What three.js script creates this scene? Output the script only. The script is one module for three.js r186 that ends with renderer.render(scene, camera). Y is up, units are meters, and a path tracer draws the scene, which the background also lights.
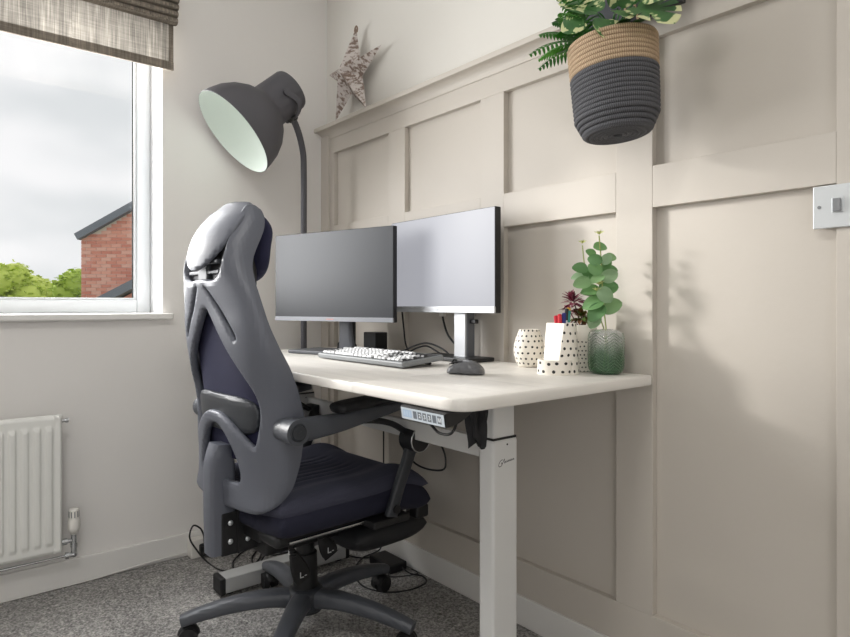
import * as THREE from 'three';
import { RoundedBoxGeometry } from 'three/addons/geometries/RoundedBoxGeometry.js';
import { mergeGeometries, mergeVertices, toCreasedNormals } from 'three/addons/utils/BufferGeometryUtils.js';
import { RectAreaLightUniformsLib } from 'three/addons/lights/RectAreaLightUniformsLib.js';
import { Brush, Evaluator, SUBTRACTION, ADDITION } from 'three-bvh-csg';

// ------------------------------------------------------------------ camera, sky, daylight, exposure
const scene = new THREE.Scene();
const YAW = THREE.MathUtils.degToRad(39.49);
const camera = new THREE.PerspectiveCamera(2 * Math.atan(318.5 / 625.7) * 180 / Math.PI, 850 / 637, 0.05, 600);
camera.position.set(-1.424, 0.959, 2.441);
camera.lookAt(-1.424 + Math.sin(YAW), 0.959, 2.441 - Math.cos(YAW));
camera.setViewOffset(850, 637, 0, 13.2, 850, 637);
scene.add(camera);

const renderer = new THREE.WebGLRenderer({ antialias: true });
renderer.toneMapping = THREE.LinearToneMapping;
renderer.toneMappingExposure = 0.99;
renderer.shadowMap.enabled = true;

function mulberry(a) { return () => { a |= 0; a = a + 0x6D2B79F5 | 0; let t = Math.imul(a ^ a >>> 15, 1 | a); t = t + Math.imul(t ^ t >>> 7, 61 | t) ^ t; return ((t ^ t >>> 14) >>> 0) / 4294967296; }; }
const rnd = mulberry(7);
function hash2(x, y, s) { let h = Math.imul(x, 374761393) ^ Math.imul(y, 668265263) ^ Math.imul(s, 2147483647 ^ 0x9E3779B9); h = Math.imul(h ^ h >>> 13, 1274126177); return ((h ^ h >>> 16) >>> 0) / 4294967296; }
function vnoise(x, y, per, s) {   // tiling value noise, period per
  const xi = Math.floor(x), yi = Math.floor(y), fx = x - xi, fy = y - yi, u = fx * fx * (3 - 2 * fx), v = fy * fy * (3 - 2 * fy);
  const m = (k) => ((k % per) + per) % per, a = hash2(m(xi), m(yi), s), b = hash2(m(xi + 1), m(yi), s), c = hash2(m(xi), m(yi + 1), s), d = hash2(m(xi + 1), m(yi + 1), s);
  return a + (b - a) * u + (c - a) * v + (a - b - c + d) * u * v;
}
function fbm(x, y, per, oct, s) { let r = 0, a = 0.5, t = 0; for (let i = 0; i < oct; i++) { r += a * vnoise(x, y, per, s + i); t += a; a *= 0.5; x *= 2; y *= 2; per *= 2; } return r / t; }

{ // overcast sky, the same cloud deck all the way round
  const W = 512, H = 256, d = new Float32Array(W * H * 4);
  for (let j = 0; j < H; j++) for (let i = 0; i < W; i++) {
    const el = (j + 0.5) / H * Math.PI - Math.PI / 2, k = Math.max(0.06, Math.sin(Math.max(el, 0)) + 0.1);
    const az = i / W, n = fbm(az * 24, Math.log(k) * 5 + 40, 24, 5, 11), m = fbm(az * 64, Math.log(k) * 9 + 40, 64, 4, 21);
    const c = THREE.MathUtils.smoothstep(0.6 * n + 0.4 * m, 0.30, 0.68), L = 0.79 + 0.19 * c, o = (j * W + i) * 4;
    d[o] = L * (0.955 + 0.045 * c); d[o + 1] = L * (0.99 + 0.01 * c); d[o + 2] = L * 1.01; d[o + 3] = 1;
  }
  const t = new THREE.DataTexture(d, W, H, THREE.RGBAFormat, THREE.FloatType);
  t.mapping = THREE.EquirectangularReflectionMapping; t.magFilter = t.minFilter = THREE.LinearFilter; t.wrapS = THREE.RepeatWrapping; t.needsUpdate = true;
  scene.background = t;
}
RectAreaLightUniformsLib.init();
// the window's daylight: the whole opening, seen from the room
const WIN = { x0: -1.9, x1: -0.688, y0: 0.93, y1: 2.06, depth: 0.15, mullion: [-1.37, -1.23] };
for (const [a, b] of [[WIN.x0 + 0.06, WIN.mullion[0]], [WIN.mullion[1], WIN.x1 - 0.06]]) {
  const daylight = new THREE.RectAreaLight(new THREE.Color(0.99, 0.99, 1.0), 13.5, b - a, WIN.y1 - WIN.y0 - 0.12);
  daylight.name = 'window_daylight';
  daylight.position.set((a + b) / 2, (WIN.y0 + WIN.y1) / 2, -0.12);
  daylight.lookAt((a + b) / 2, (WIN.y0 + WIN.y1) / 2, 5);
  scene.add(daylight);
}
// the sun behind thin cloud, entering through the window
const veiledSun = new THREE.DirectionalLight(new THREE.Color(1.0, 0.97, 0.92), 2.7);
veiledSun.name = 'veiled_sun'; veiledSun.position.set(-0.07 - 4.85, 1.0 + 2.7, 1.5 - 8.3); veiledSun.target.position.set(-0.07, 1.0, 1.5);
veiledSun.castShadow = true; veiledSun.shadow.radius = 11; veiledSun.shadow.mapSize.set(2048, 2048);
Object.assign(veiledSun.shadow.camera, { left: -4, right: 4, top: 4, bottom: -4, near: 0.5, far: 40 });
scene.add(veiledSun, veiledSun.target);
const ADDED_WIN2 = { x0: -2.9, x1: -1.2, y0: 0.9, y1: 2.06 };  // made-up window behind the camera; its area light evens out the room
const addedFill2 = new THREE.RectAreaLight(new THREE.Color(0.99, 0.99, 1.0), 2.0, ADDED_WIN2.x1 - ADDED_WIN2.x0 - 0.1, ADDED_WIN2.y1 - ADDED_WIN2.y0 - 0.1);
addedFill2.name = 'added_fill_light';
addedFill2.position.set((ADDED_WIN2.x0 + ADDED_WIN2.x1) / 2, (ADDED_WIN2.y0 + ADDED_WIN2.y1) / 2, 3.96);
addedFill2.lookAt((ADDED_WIN2.x0 + ADDED_WIN2.x1) / 2, (ADDED_WIN2.y0 + ADDED_WIN2.y1) / 2, 0);
scene.add(addedFill2);
const CEILING_FILL = 24;  // strength of the added overhead fill

// ------------------------------------------------------------------ helpers
const V = (x, y, z) => new THREE.Vector3(x, y, z);
const taken = {};
function numbered(n) { taken[n] = (taken[n] ?? -1) + 1; return taken[n] ? `${n}_${String(taken[n]).padStart(3, '0')}` : n; }
function shadows(o) { o.castShadow = o.receiveShadow = true; return o; }
function part(name, geo, mat, parent, label) { const m = shadows(new THREE.Mesh(geo, mat)); m.name = name; if (label) m.userData.label = label; parent.add(m); return m; }
function thing(name, label, category, pos = [0, 0, 0], turn = 0, group) {
  const g = new THREE.Group(); g.name = numbered(name); g.position.set(...pos); g.rotation.y = turn; g.userData = { label, category }; if (group) g.userData.group = group; scene.add(g); return g;
}
function single(name, geo, mat, label, category, group) { const m = part(numbered(name), geo, mat, scene); m.userData = { label, category }; if (group) m.userData.group = group; return m; }
function struct(name, geo, mat) { const m = geo ? shadows(new THREE.Mesh(geo, mat)) : new THREE.Group(); m.name = name; m.userData.kind = 'structure'; scene.add(m); return m; }
const T = (g, x, y, z) => g.translate(x, y, z);
function boxUV(g) { // uv in metres from the dominant axis of each face
  const p = g.attributes.position, n = g.attributes.normal, uv = new Float32Array(p.count * 2);
  for (let i = 0; i < p.count; i++) {
    const ax = Math.abs(n.getX(i)), ay = Math.abs(n.getY(i)), az = Math.abs(n.getZ(i)), x = p.getX(i), y = p.getY(i), z = p.getZ(i);
    if (ax >= ay && ax >= az) { uv[2 * i] = z; uv[2 * i + 1] = y; } else if (ay >= az) { uv[2 * i] = z; uv[2 * i + 1] = x; } else { uv[2 * i] = x; uv[2 * i + 1] = y; }
  }
  g.setAttribute('uv', new THREE.BufferAttribute(uv, 2)); return g;
}
function box(x0, x1, y0, y1, z0, z1, r = 0) { // from bounds
  const w = x1 - x0, h = y1 - y0, d = z1 - z0; r = Math.min(r, w / 2.01, h / 2.01, d / 2.01);
  const g = r > 0 ? new RoundedBoxGeometry(w, h, d, 2, r) : new THREE.BoxGeometry(w, h, d);
  g.translate((x0 + x1) / 2, (y0 + y1) / 2, (z0 + z1) / 2); return boxUV(g);
}
function merge(list) { return mergeGeometries(list.map((g) => { g = g.index ? g.toNonIndexed() : g; for (const k of Object.keys(g.attributes)) if (!['position', 'normal', 'uv'].includes(k)) g.deleteAttribute(k); if (!g.attributes.uv) g.setAttribute('uv', new THREE.BufferAttribute(new Float32Array(g.attributes.position.count * 2), 2)); return g; })); }
function tube(pts, r, seg = 0, rs = 8, closed = false) { const c = new THREE.CatmullRomCurve3(pts.map((p) => Array.isArray(p) ? V(...p) : p), closed, 'centripetal'); return new THREE.TubeGeometry(c, seg || pts.length * 8, r, rs, closed); }
function cyl(a, b, r0, r1 = r0, n = 24) { const A = V(...a), B = V(...b), g = new THREE.CylinderGeometry(r1, r0, A.distanceTo(B), n); g.applyQuaternion(new THREE.Quaternion().setFromUnitVectors(V(0, 1, 0), B.clone().sub(A).normalize())); const m = A.add(B).multiplyScalar(0.5); return g.translate(m.x, m.y, m.z); }
function lathe(pts, n = 48) { return new THREE.LatheGeometry(pts.map((p) => new THREE.Vector2(p[0], p[1])), n); }
function loft(rings, caps = true) { // rings: arrays of Vector3 of equal length, joined into one smooth skin
  const N = rings[0].length, pos = [], idx = [];
  for (const r of rings) for (const p of r) pos.push(p.x, p.y, p.z);
  for (let i = 0; i + 1 < rings.length; i++) for (let k = 0; k < N; k++) { const a = i * N + k, b = i * N + (k + 1) % N, c = a + N, d = b + N; idx.push(a, c, b, b, c, d); }
  if (caps) for (const [i, f] of [[0, 0], [rings.length - 1, 1]]) {
    const c = rings[i].reduce((s, p) => s.add(p), V(0, 0, 0)).multiplyScalar(1 / N), ci = pos.length / 3; pos.push(c.x, c.y, c.z);
    for (let k = 0; k < N; k++) { const a = i * N + k, b = i * N + (k + 1) % N; if (f) idx.push(ci, b, a); else idx.push(ci, a, b); }
  }
  let g = new THREE.BufferGeometry(); g.setAttribute('position', new THREE.Float32BufferAttribute(pos, 3)); g.setIndex(idx);
  g = toCreasedNormals(g, 0.8);
  return boxUV(g);
}
function ring(c, right, up, a, b, n = 3, N = 24) { const r = []; for (let k = 0; k < N; k++) { const t = k / N * Math.PI * 2, cs = Math.cos(t), sn = Math.sin(t); r.push(c.clone().addScaledVector(right, a * Math.sign(cs) * Math.abs(cs) ** (2 / n)).addScaledVector(up, b * Math.sign(sn) * Math.abs(sn) ** (2 / n))); } return r; }
function sweep(pts, sec, up = V(0, 1, 0), steps = 24, N = 20) { // sec(t) -> [half width across, half height along up, exponent]
  const c = new THREE.CatmullRomCurve3(pts.map((p) => V(...p)), false, 'centripetal'), rings = [];
  for (let i = 0; i <= steps; i++) { const t = i / steps, p = c.getPoint(t), tan = c.getTangent(t), right = tan.clone().cross(up).normalize(), u = right.clone().cross(tan).normalize(), [a, b, n] = sec(t); rings.push(ring(p, right, u, a, b, n, N)); }
  return loft(rings);
}
function cushion(hx, hz, top, bot, nx = 40, nz = 40, pow = 7) { // pillow over a rounded rectangle; top/bot(u, v) heights at -1..1
  const pos = [], idx = [], q = (k, n) => { const t = k / n * 2 - 1; return Math.sign(t) * (1 - (1 - Math.abs(t)) ** 1.7); };
  for (const s of [1, -1]) for (let i = 0; i <= nx; i++) for (let j = 0; j <= nz; j++) {
    const u = q(i, nx), v = q(j, nz), e = Math.sqrt(Math.max(0, 1 - Math.abs(u) ** pow)) * Math.sqrt(Math.max(0, 1 - Math.abs(v) ** pow));
    const k = Math.sqrt(1 - 0.12 * u * u * v * v * Math.abs(u * v)), t = top(u, v), b = bot(u, v), m = (t + b) / 2;
    pos.push(hx * u * k, m + s * (t - b) / 2 * e, hz * v * k);
  }
  const S = (nx + 1) * (nz + 1);
  for (let s = 0; s < 2; s++) for (let i = 0; i < nx; i++) for (let j = 0; j < nz; j++) { const a = s * S + i * (nz + 1) + j, b = a + 1, c = a + nz + 1, d = c + 1; if (s === 0) idx.push(a, b, c, b, d, c); else idx.push(a, c, b, b, c, d); }
  let g = new THREE.BufferGeometry(); g.setAttribute('position', new THREE.Float32BufferAttribute(pos, 3)); g.setIndex(idx);
  g = mergeVertices(g, 1e-5); g = toCreasedNormals(g, 1.2); return boxUV(g);
}
function inPoly(x, y, P) { let c = false; for (let i = 0, j = P.length - 1; i < P.length; j = i++) if ((P[i][1] > y) !== (P[j][1] > y) && x < (P[j][0] - P[i][0]) * (y - P[i][1]) / (P[j][1] - P[i][1]) + P[i][0]) c = !c; return c; }
function polyDist(x, y, P) { let m = 1e9; for (let i = 0, j = P.length - 1; i < P.length; j = i++) { const ax = P[j][0], ay = P[j][1], bx = P[i][0] - ax, by = P[i][1] - ay, t = Math.min(1, Math.max(0, ((x - ax) * bx + (y - ay) * by) / (bx * bx + by * by + 1e-12))); m = Math.min(m, Math.hypot(x - ax - bx * t, y - ay - by * t)); } return inPoly(x, y, P) ? m : -m; }
function smoothPoly(P, k = 3) { for (let n = 0; n < k; n++) { const Q = []; for (let i = 0; i < P.length; i++) { const a = P[i], b = P[(i + 1) % P.length]; Q.push([a[0] * 0.75 + b[0] * 0.25, a[1] * 0.75 + b[1] * 0.25], [a[0] * 0.25 + b[0] * 0.75, a[1] * 0.25 + b[1] * 0.75]); } P = Q; } return P; }
function sheet(sdf, A, B, na, nb, map, thick, round) { // a curved plate with holes: sdf(a, b) > 0 inside, in metres
  const P = [], D = [], mid = (a, b) => map(a, b), ea = (A[1] - A[0]) / na, eb = (B[1] - B[0]) / nb;
  for (let i = 0; i <= na; i++) for (let j = 0; j <= nb; j++) D.push(sdf(A[0] + i * ea, B[0] + j * eb));
  const pos = [], idx = [], key = new Map();
  const vert = (a, b, d) => {
    const k = a.toFixed(6) + ',' + b.toFixed(6); if (key.has(k)) return key.get(k);
    const p = mid(a, b), h = ea * 0.3, h2 = eb * 0.3, n = mid(a + h, b).sub(mid(a - h, b)).cross(mid(a, b + h2).sub(mid(a, b - h2))).normalize();
    const f = Math.min(1, Math.max(0, d) / round), w = thick / 2 * (0.25 + 0.75 * Math.sqrt(1 - (1 - f) * (1 - f))), id = pos.length / 3;
    pos.push(p.x + n.x * w, p.y + n.y * w, p.z + n.z * w, p.x - n.x * w, p.y - n.y * w, p.z - n.z * w); key.set(k, id); return id;
  };
  for (let i = 0; i < na; i++) for (let j = 0; j < nb; j++) {
    const c = [[i, j], [i + 1, j], [i + 1, j + 1], [i, j + 1]], v = c.map(([x, y]) => D[x * (nb + 1) + y]);
    if (v.every((d) => d <= 0)) continue;
    const poly = [], cut = [];
    for (let k = 0; k < 4; k++) {
      const q = (k + 1) % 4, a0 = A[0] + c[k][0] * ea, b0 = B[0] + c[k][1] * eb, a1 = A[0] + c[q][0] * ea, b1 = B[0] + c[q][1] * eb;
      if (v[k] > 0) poly.push(vert(a0, b0, v[k]));
      if ((v[k] > 0) !== (v[q] > 0)) { const t = v[k] / (v[k] - v[q]), id = vert(a0 + (a1 - a0) * t, b0 + (b1 - b0) * t, 0); poly.push(id); cut.push([poly.length - 1, v[k] > 0]); }
    }
    for (let k = 1; k + 1 < poly.length; k++) { idx.push(poly[0], poly[k], poly[k + 1]); idx.push(poly[0] + 1, poly[k + 1] + 1, poly[k] + 1); }
    if (cut.length === 2) { const s = cut[0][1] ? 0 : 1, p = poly[cut[s][0]], q = poly[cut[1 - s][0]]; idx.push(p, p + 1, q, q, p + 1, q + 1); }
    for (let k = 0; k < 4; k++) { // rim of the grid
      const q = (k + 1) % 4, e = (k === 0 && j === 0) || (k === 1 && i === na - 1) || (k === 2 && j === nb - 1) || (k === 3 && i === 0);
      if (e && v[k] > 0 && v[q] > 0) { const p = vert(A[0] + c[k][0] * ea, B[0] + c[k][1] * eb, v[k]), r = vert(A[0] + c[q][0] * ea, B[0] + c[q][1] * eb, v[q]); idx.push(p, p + 1, r, r, p + 1, r + 1); }
    }
  }
  let g = new THREE.BufferGeometry(); g.setAttribute('position', new THREE.Float32BufferAttribute(pos, 3)); g.setIndex(idx);
  g = toCreasedNormals(g, 1.0); return boxUV(g);
}
const lerpT = (x, X, Y) => { if (x <= X[0]) return Y[0]; for (let i = 1; i < X.length; i++) if (x <= X[i]) { const t = (x - X[i - 1]) / (X[i] - X[i - 1]); return Y[i - 1] + (Y[i] - Y[i - 1]) * t; } return Y[Y.length - 1]; };
function smoothT(x, X, Y, w) { let s = 0; for (let k = -3; k <= 3; k++) s += lerpT(x + k * w / 3, X, Y); return s / 7; }

// ------------------------------------------------------------------ textures and materials
function tex(W, H, fn, srgb, rep = 1) {
  const d = new Uint8Array(W * H * 4);
  for (let j = 0; j < H; j++) for (let i = 0; i < W; i++) { const c = fn(i / W, j / H), o = (j * W + i) * 4; if (typeof c === 'number') d[o] = d[o + 1] = d[o + 2] = c * 255; else { d[o] = c[0] * 255; d[o + 1] = c[1] * 255; d[o + 2] = c[2] * 255; } d[o + 3] = 255; }
  const t = new THREE.DataTexture(d, W, H); t.wrapS = t.wrapT = THREE.RepeatWrapping; t.magFilter = THREE.LinearFilter; t.minFilter = THREE.LinearMipmapLinearFilter; t.generateMipmaps = true; t.repeat.set(rep, rep);
  if (srgb) t.colorSpace = THREE.SRGBColorSpace; t.needsUpdate = true; return t;
}
function canvasTex(W, H, draw) { const c = document.createElement('canvas'); c.width = W; c.height = H; draw(c.getContext('2d'), W, H); const t = new THREE.CanvasTexture(c); t.colorSpace = THREE.SRGBColorSpace; t.magFilter = THREE.LinearFilter; t.wrapS = t.wrapT = THREE.RepeatWrapping; return t; }
const std = (o) => new THREE.MeshStandardMaterial(o), phys = (o) => new THREE.MeshPhysicalMaterial(o);
const cl = (x) => Math.min(1, Math.max(0, x));
const plasterBump = tex(256, 256, (x, y) => fbm(x * 32, y * 32, 32, 4, 3), false, 2);
const carpetFine = (x, y) => 0.55 * fbm(x * 128, y * 128, 128, 3, 31) + 0.45 * vnoise(x * 256, y * 256, 256, 35);
const carpetMap = tex(1024, 1024, (x, y) => { const f = carpetFine(x, y), m = fbm(x * 6, y * 6, 6, 4, 41), k = 0.60 + 0.62 * (f - 0.5) + 0.16 * (m - 0.5); return [cl(k * 1.0), cl(k * 0.985), cl(k * 0.965)]; }, true, 1.1);
const carpetBump = tex(1024, 1024, carpetFine, false, 1.1);
const deskMap = tex(512, 512, (x, y) => { const g = fbm(x * 4, y * 96, 96, 3, 51), h = fbm(x * 2 + 3, y * 24, 24, 3, 55), k = 0.89 + 0.05 * (g - 0.5) + 0.06 * (h - 0.5); return [k, k * 0.984, k * 0.955]; }, true, 1);
const linenMap = tex(512, 512, (x, y) => { const a = fbm(x * 170, y * 5, 170, 3, 61), b = fbm(x * 5, y * 170, 170, 3, 65), c = fbm(x * 48, y * 3, 48, 3, 69), k = 0.66 + 0.30 * (a - 0.5) + 0.16 * (b - 0.5) + 0.26 * (c - 0.5); return [cl(k * 0.93), cl(k * 0.895), cl(k * 0.84)]; }, true, 3);
const weaveBump = tex(128, 128, (x, y) => 0.5 + 0.25 * Math.sin(x * Math.PI * 64) + 0.25 * Math.sin(y * Math.PI * 64), false, 8);
const plasticBump = tex(256, 256, (x, y) => fbm(x * 128, y * 128, 128, 2, 77), false, 4);
const starMap = tex(512, 512, (x, y) => { const n = fbm(x * 24, y * 24, 24, 4, 81), m = fbm(x * 24, y * 24, 24, 4, 85), w = THREE.MathUtils.smoothstep(0.55 * n + 0.45 * m, 0.36, 0.58); const a = [0.50, 0.43, 0.39], b = [0.80, 0.77, 0.75]; return a.map((q, i) => q + (b[i] - q) * w); }, true, 5);

const M = {
  panel: std({ color: 0xc9c2b8, roughness: 0.55, bumpMap: plasterBump, bumpScale: 0.0003 }),
  wall: std({ color: 0xebe8e4, roughness: 0.75, bumpMap: plasterBump, bumpScale: 0.0003 }),
  upper: std({ color: 0xe4e1da, roughness: 0.75, bumpMap: plasterBump, bumpScale: 0.0003 }),
  ceiling: std({ color: 0xf0efec, roughness: 0.9 }),
  skirting: std({ color: 0xe6e4e0, roughness: 0.4 }),
  carpet: std({ map: carpetMap, roughness: 1, bumpMap: carpetBump, bumpScale: 0.006 }),
  upvc: std({ color: 0xdcdfe1, roughness: 0.3 }),
  reveal: std({ color: 0xdedfe0, roughness: 0.6 }),
  gasket: std({ color: 0x3a3d40, roughness: 0.6 }),
  pane: phys({ color: 0xffffff, transmission: 1, roughness: 0, thickness: 0, ior: 1.45 }),
  linen: phys({ map: linenMap, roughness: 1, transmission: 0.14, thickness: 0, side: THREE.DoubleSide }),
  linenHem: std({ map: linenMap, color: 0xd6d0ca, roughness: 1 }),
  radiator: std({ color: 0xe9e9e4, roughness: 0.35 }),
  white: std({ color: 0xe9e6df, roughness: 0.4 }),
  chrome: std({ color: 0xc9ccce, metalness: 1, roughness: 0.22 }),
  brushed: std({ color: 0xd6dadc, metalness: 0.75, roughness: 0.42 }),
  lamp: std({ color: 0x515055, roughness: 0.55 }),
  lampIn: std({ color: 0xccd3cc, roughness: 0.6 }),
  bulb: std({ color: 0xf1f1ec, roughness: 0.25 }),
  star: std({ map: starMap, roughness: 0.9 }),
  desk: std({ map: deskMap, roughness: 0.42 }),
  deskEdge: std({ color: 0xe3dfd8, roughness: 0.45 }),
  deskSteel: std({ color: 0xdcdcda, roughness: 0.35 }),
  footSteel: std({ color: 0xc4c5c4, roughness: 0.38, metalness: 0.3 }),
  black: std({ color: 0x141416, roughness: 0.5 }),
  blackSoft: std({ color: 0x1a1a1d, roughness: 0.75 }),
  cable: std({ color: 0x18181a, roughness: 0.45 }),
  whiteCable: std({ color: 0xe4e2dd, roughness: 0.4 }),
  chairGrey: std({ color: 0x5d6069, roughness: 0.42, bumpMap: plasticBump, bumpScale: 0.00012 }),
  chairDark: std({ color: 0x303338, roughness: 0.45, bumpMap: plasticBump, bumpScale: 0.0001 }),
  chairArm: std({ color: 0x4c4f55, roughness: 0.42, bumpMap: plasticBump, bumpScale: 0.0001 }),
  armPad: std({ color: 0x1c1d20, roughness: 0.55 }),
  mesh: phys({ color: 0x1b1c3a, roughness: 0.85, bumpMap: weaveBump, bumpScale: 0.0006, sheen: 0.4, sheenColor: new THREE.Color(0x44466a), sheenRoughness: 0.6 }),
  seat: phys({ color: 0x3a3b4a, roughness: 0.9, bumpMap: weaveBump, bumpScale: 0.0005, sheen: 0.5, sheenColor: new THREE.Color(0x6a6c80), sheenRoughness: 0.6 }),
  seatSide: std({ color: 0x15162a, roughness: 0.85 }),
  screenL: phys({ color: 0x3a3c40, roughness: 0.36, specularIntensity: 0.8 }),
  screenRGlow: phys({ color: 0x3c3e44, roughness: 0.45, specularIntensity: 0.9, emissive: new THREE.Color(0.86, 0.87, 0.95), emissiveIntensity: 0.42 }),  // emissive glow added because reflection alone leaves this screen too dim
  silver: std({ color: 0xc3c5c8, metalness: 0.55, roughness: 0.42 }),
  monGrey: std({ color: 0x5a5c61, roughness: 0.45 }),
  kbBody: std({ color: 0x7d8082, roughness: 0.5 }),
  kbBed: std({ color: 0x1d1e20, roughness: 0.6 }),
  key: std({ color: 0xc9cacb, roughness: 0.5 }),
  keyDark: std({ color: 0x2b2c2e, roughness: 0.5 }),
  mouse: std({ color: 0x5c5d60, roughness: 0.3 }),
  green: std({ color: 0x4f7d45, roughness: 0.6, side: THREE.DoubleSide }),
};

// ------------------------------------------------------------------ the room
struct('floor', box(-3.2, 0.03, -0.12, 0, -0.02, 3.9), M.carpet);
struct('ceiling', box(-3.2, 0.15, 2.42, 2.55, -0.25, 3.9), M.ceiling);
struct('wall_left', box(-3.35, -3.2, -0.12, 2.55, -0.25, 3.9), M.wall);
{ // wall behind the camera with an unseen window added to carry fill light
  const w = struct('wall_front'), a = ADDED_WIN2.x0, b = ADDED_WIN2.x1, c = ADDED_WIN2.y0, d = ADDED_WIN2.y1;
  part('wall_below_window', box(-3.35, 0.15, -0.12, c, 3.9, 4.05), M.wall, w); part('wall_above_window', box(-3.35, 0.15, d, 2.55, 3.9, 4.05), M.wall, w);
  part('wall_beside_window', box(-3.35, a, c, d, 3.9, 4.05), M.wall, w); part('wall_beside_window', box(b, 0.15, c, d, 3.9, 4.05), M.wall, w);
  const v = struct('added_window_2'), f = 0.05; part('frame', merge([box(a, a + f, c, d, 3.98, 4.04, 0.004), box(b - f, b, c, d, 3.98, 4.04, 0.004), box(a, b, c, c + f, 3.98, 4.04, 0.004), box(a, b, d - f, d, 3.98, 4.04, 0.004)]), M.upvc, v);
  part('glass_pane', new THREE.PlaneGeometry(b - a - 2 * f, d - c - 2 * f).translate((a + b) / 2, (c + d) / 2, 4.01), M.pane, v);
}
const LEDGE = 1.735, REC = 0.02;
{ // panelled wall: plaster behind, boards applied to it
  const w = struct('wall_right');
  part('plaster_upper', box(REC, 0.15, LEDGE, 2.42, -0.25, 3.9), M.upper, w);
  part('panel_back', box(REC, 0.15, -0.12, LEDGE, -0.25, 3.9), M.panel, w);
  const st = [[0, 0.09]]; for (let k = 0; k < 7; k++) st.push([0.49 + k * 0.5035, 0.594 + k * 0.5035]);
  for (const [a, b] of st) part('stile', box(0, REC, 0.187, 1.623, a, b, 0.0015), M.panel, w);
  part('corner_board', box(-0.012, 0, 0.087, 1.70, 0.0, 0.06, 0.0015), M.panel, w);
  part('top_rail', box(0, REC, 1.623, 1.712, 0, 3.9, 0.0015), M.panel, w);
  part('bottom_rail', box(0, REC, 0.06, 0.187, 0, 3.9, 0.0015), M.panel, w);
  for (let k = 0; k + 1 < st.length; k++) part('middle_rail', box(0, REC, 1.202, 1.306, st[k][1], st[k + 1][0], 0.0015), M.panel, w);
  const t = struct('trim_1');
  part('ledge', box(-0.048, REC, LEDGE - 0.018, LEDGE, 0, 3.9, 0.003), M.panel, t);
  const s = new THREE.Shape(); s.moveTo(0, 0); s.lineTo(-0.03, 0); s.quadraticCurveTo(-0.006, -0.004, -0.004, -0.03); s.lineTo(0, -0.03);
  const g = new THREE.ExtrudeGeometry(s, { depth: 3.9, bevelEnabled: false, curveSegments: 6 }); g.translate(0, LEDGE - 0.018, 0); part('cove_moulding', boxUV(g), M.panel, t);
}
struct('baseboard_right', box(-0.012, 0.0, 0, 0.087, 0, 3.9, 0.003), M.skirting);
{ // window wall with a real opening
  const w = struct('wall_back'), B = -0.25;
  part('wall_below_window', box(-3.2, REC, -0.12, WIN.y0, B, 0), M.wall, w);
  part('wall_above_window', box(-3.2, REC, WIN.y1, 2.42, B, 0), M.wall, w);
  part('wall_beside_window', box(WIN.x1, REC, WIN.y0, WIN.y1, B, 0), M.wall, w);
  part('wall_beside_window', box(-3.2, WIN.x0, WIN.y0, WIN.y1, B, 0), M.wall, w);
  part('reveal_lining', box(WIN.x1 - 0.003, WIN.x1, WIN.y0, WIN.y1, -WIN.depth, -0.001), M.reveal, w);
  part('reveal_lining', box(WIN.x0, WIN.x0 + 0.003, WIN.y0, WIN.y1, -WIN.depth, -0.001), M.reveal, w);
  part('reveal_lining', box(WIN.x0, WIN.x1, WIN.y1 - 0.003, WIN.y1, -WIN.depth, -0.001), M.reveal, w);
}
struct('baseboard_back', box(-3.2, -0.012, 0, 0.087, 0, 0.015, 0.004), M.skirting);
{
  const w = struct('window_1'), a = WIN.x0 + 0.003, b = WIN.x1 - 0.003, y0 = WIN.y0, y1 = WIN.y1 - 0.003, f = 0.05, [m0, m1] = WIN.mullion;
  const Z0 = -0.22, Z1 = -WIN.depth, fr = part('frame', merge([box(a, a + f, y0, y1, Z0, Z1, 0.004), box(b - f, b, y0, y1, Z0, Z1, 0.004), box(a + f, b - f, y0, y0 + f, Z0, Z1 - 0.0005, 0.004), box(a + f, b - f, y1 - f, y1, Z0, Z1 - 0.0005, 0.004), box(m0, m1, y0 + f, y1 - f, Z0, Z1 - 0.001, 0.004)]), M.upvc, w);
  for (const [p, q] of [[a + f, m0], [m1, b - f]]) {
    const e = 0.008, zb = -0.172, zf = -0.158;
    part('glazing_bead', merge([box(p, p + e, y0 + f, y1 - f, zb, zf, 0.002), box(q - e, q, y0 + f, y1 - f, zb, zf, 0.002), box(p, q, y0 + f, y0 + f + e, zb, zf, 0.002), box(p, q, y1 - f - e, y1 - f, zb, zf, 0.002)]), M.upvc, fr);
    part('gasket', merge([box(p, p + e + 0.003, y0 + f, y1 - f, -0.178, -0.1735), box(q - e - 0.003, q, y0 + f, y1 - f, -0.178, -0.1735)]), M.gasket, fr);
    part('glass_pane', new THREE.PlaneGeometry(q - p, y1 - y0 - 2 * f).translate((p + q) / 2, (y0 + y1) / 2, -0.18), M.pane, w);
  }
  part('window_sill', box(WIN.x0 - 0.03, -0.659, y0 - 0.024, y0, -WIN.depth - 0.01, 0.035, 0.006), M.skirting, w);
}

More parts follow.
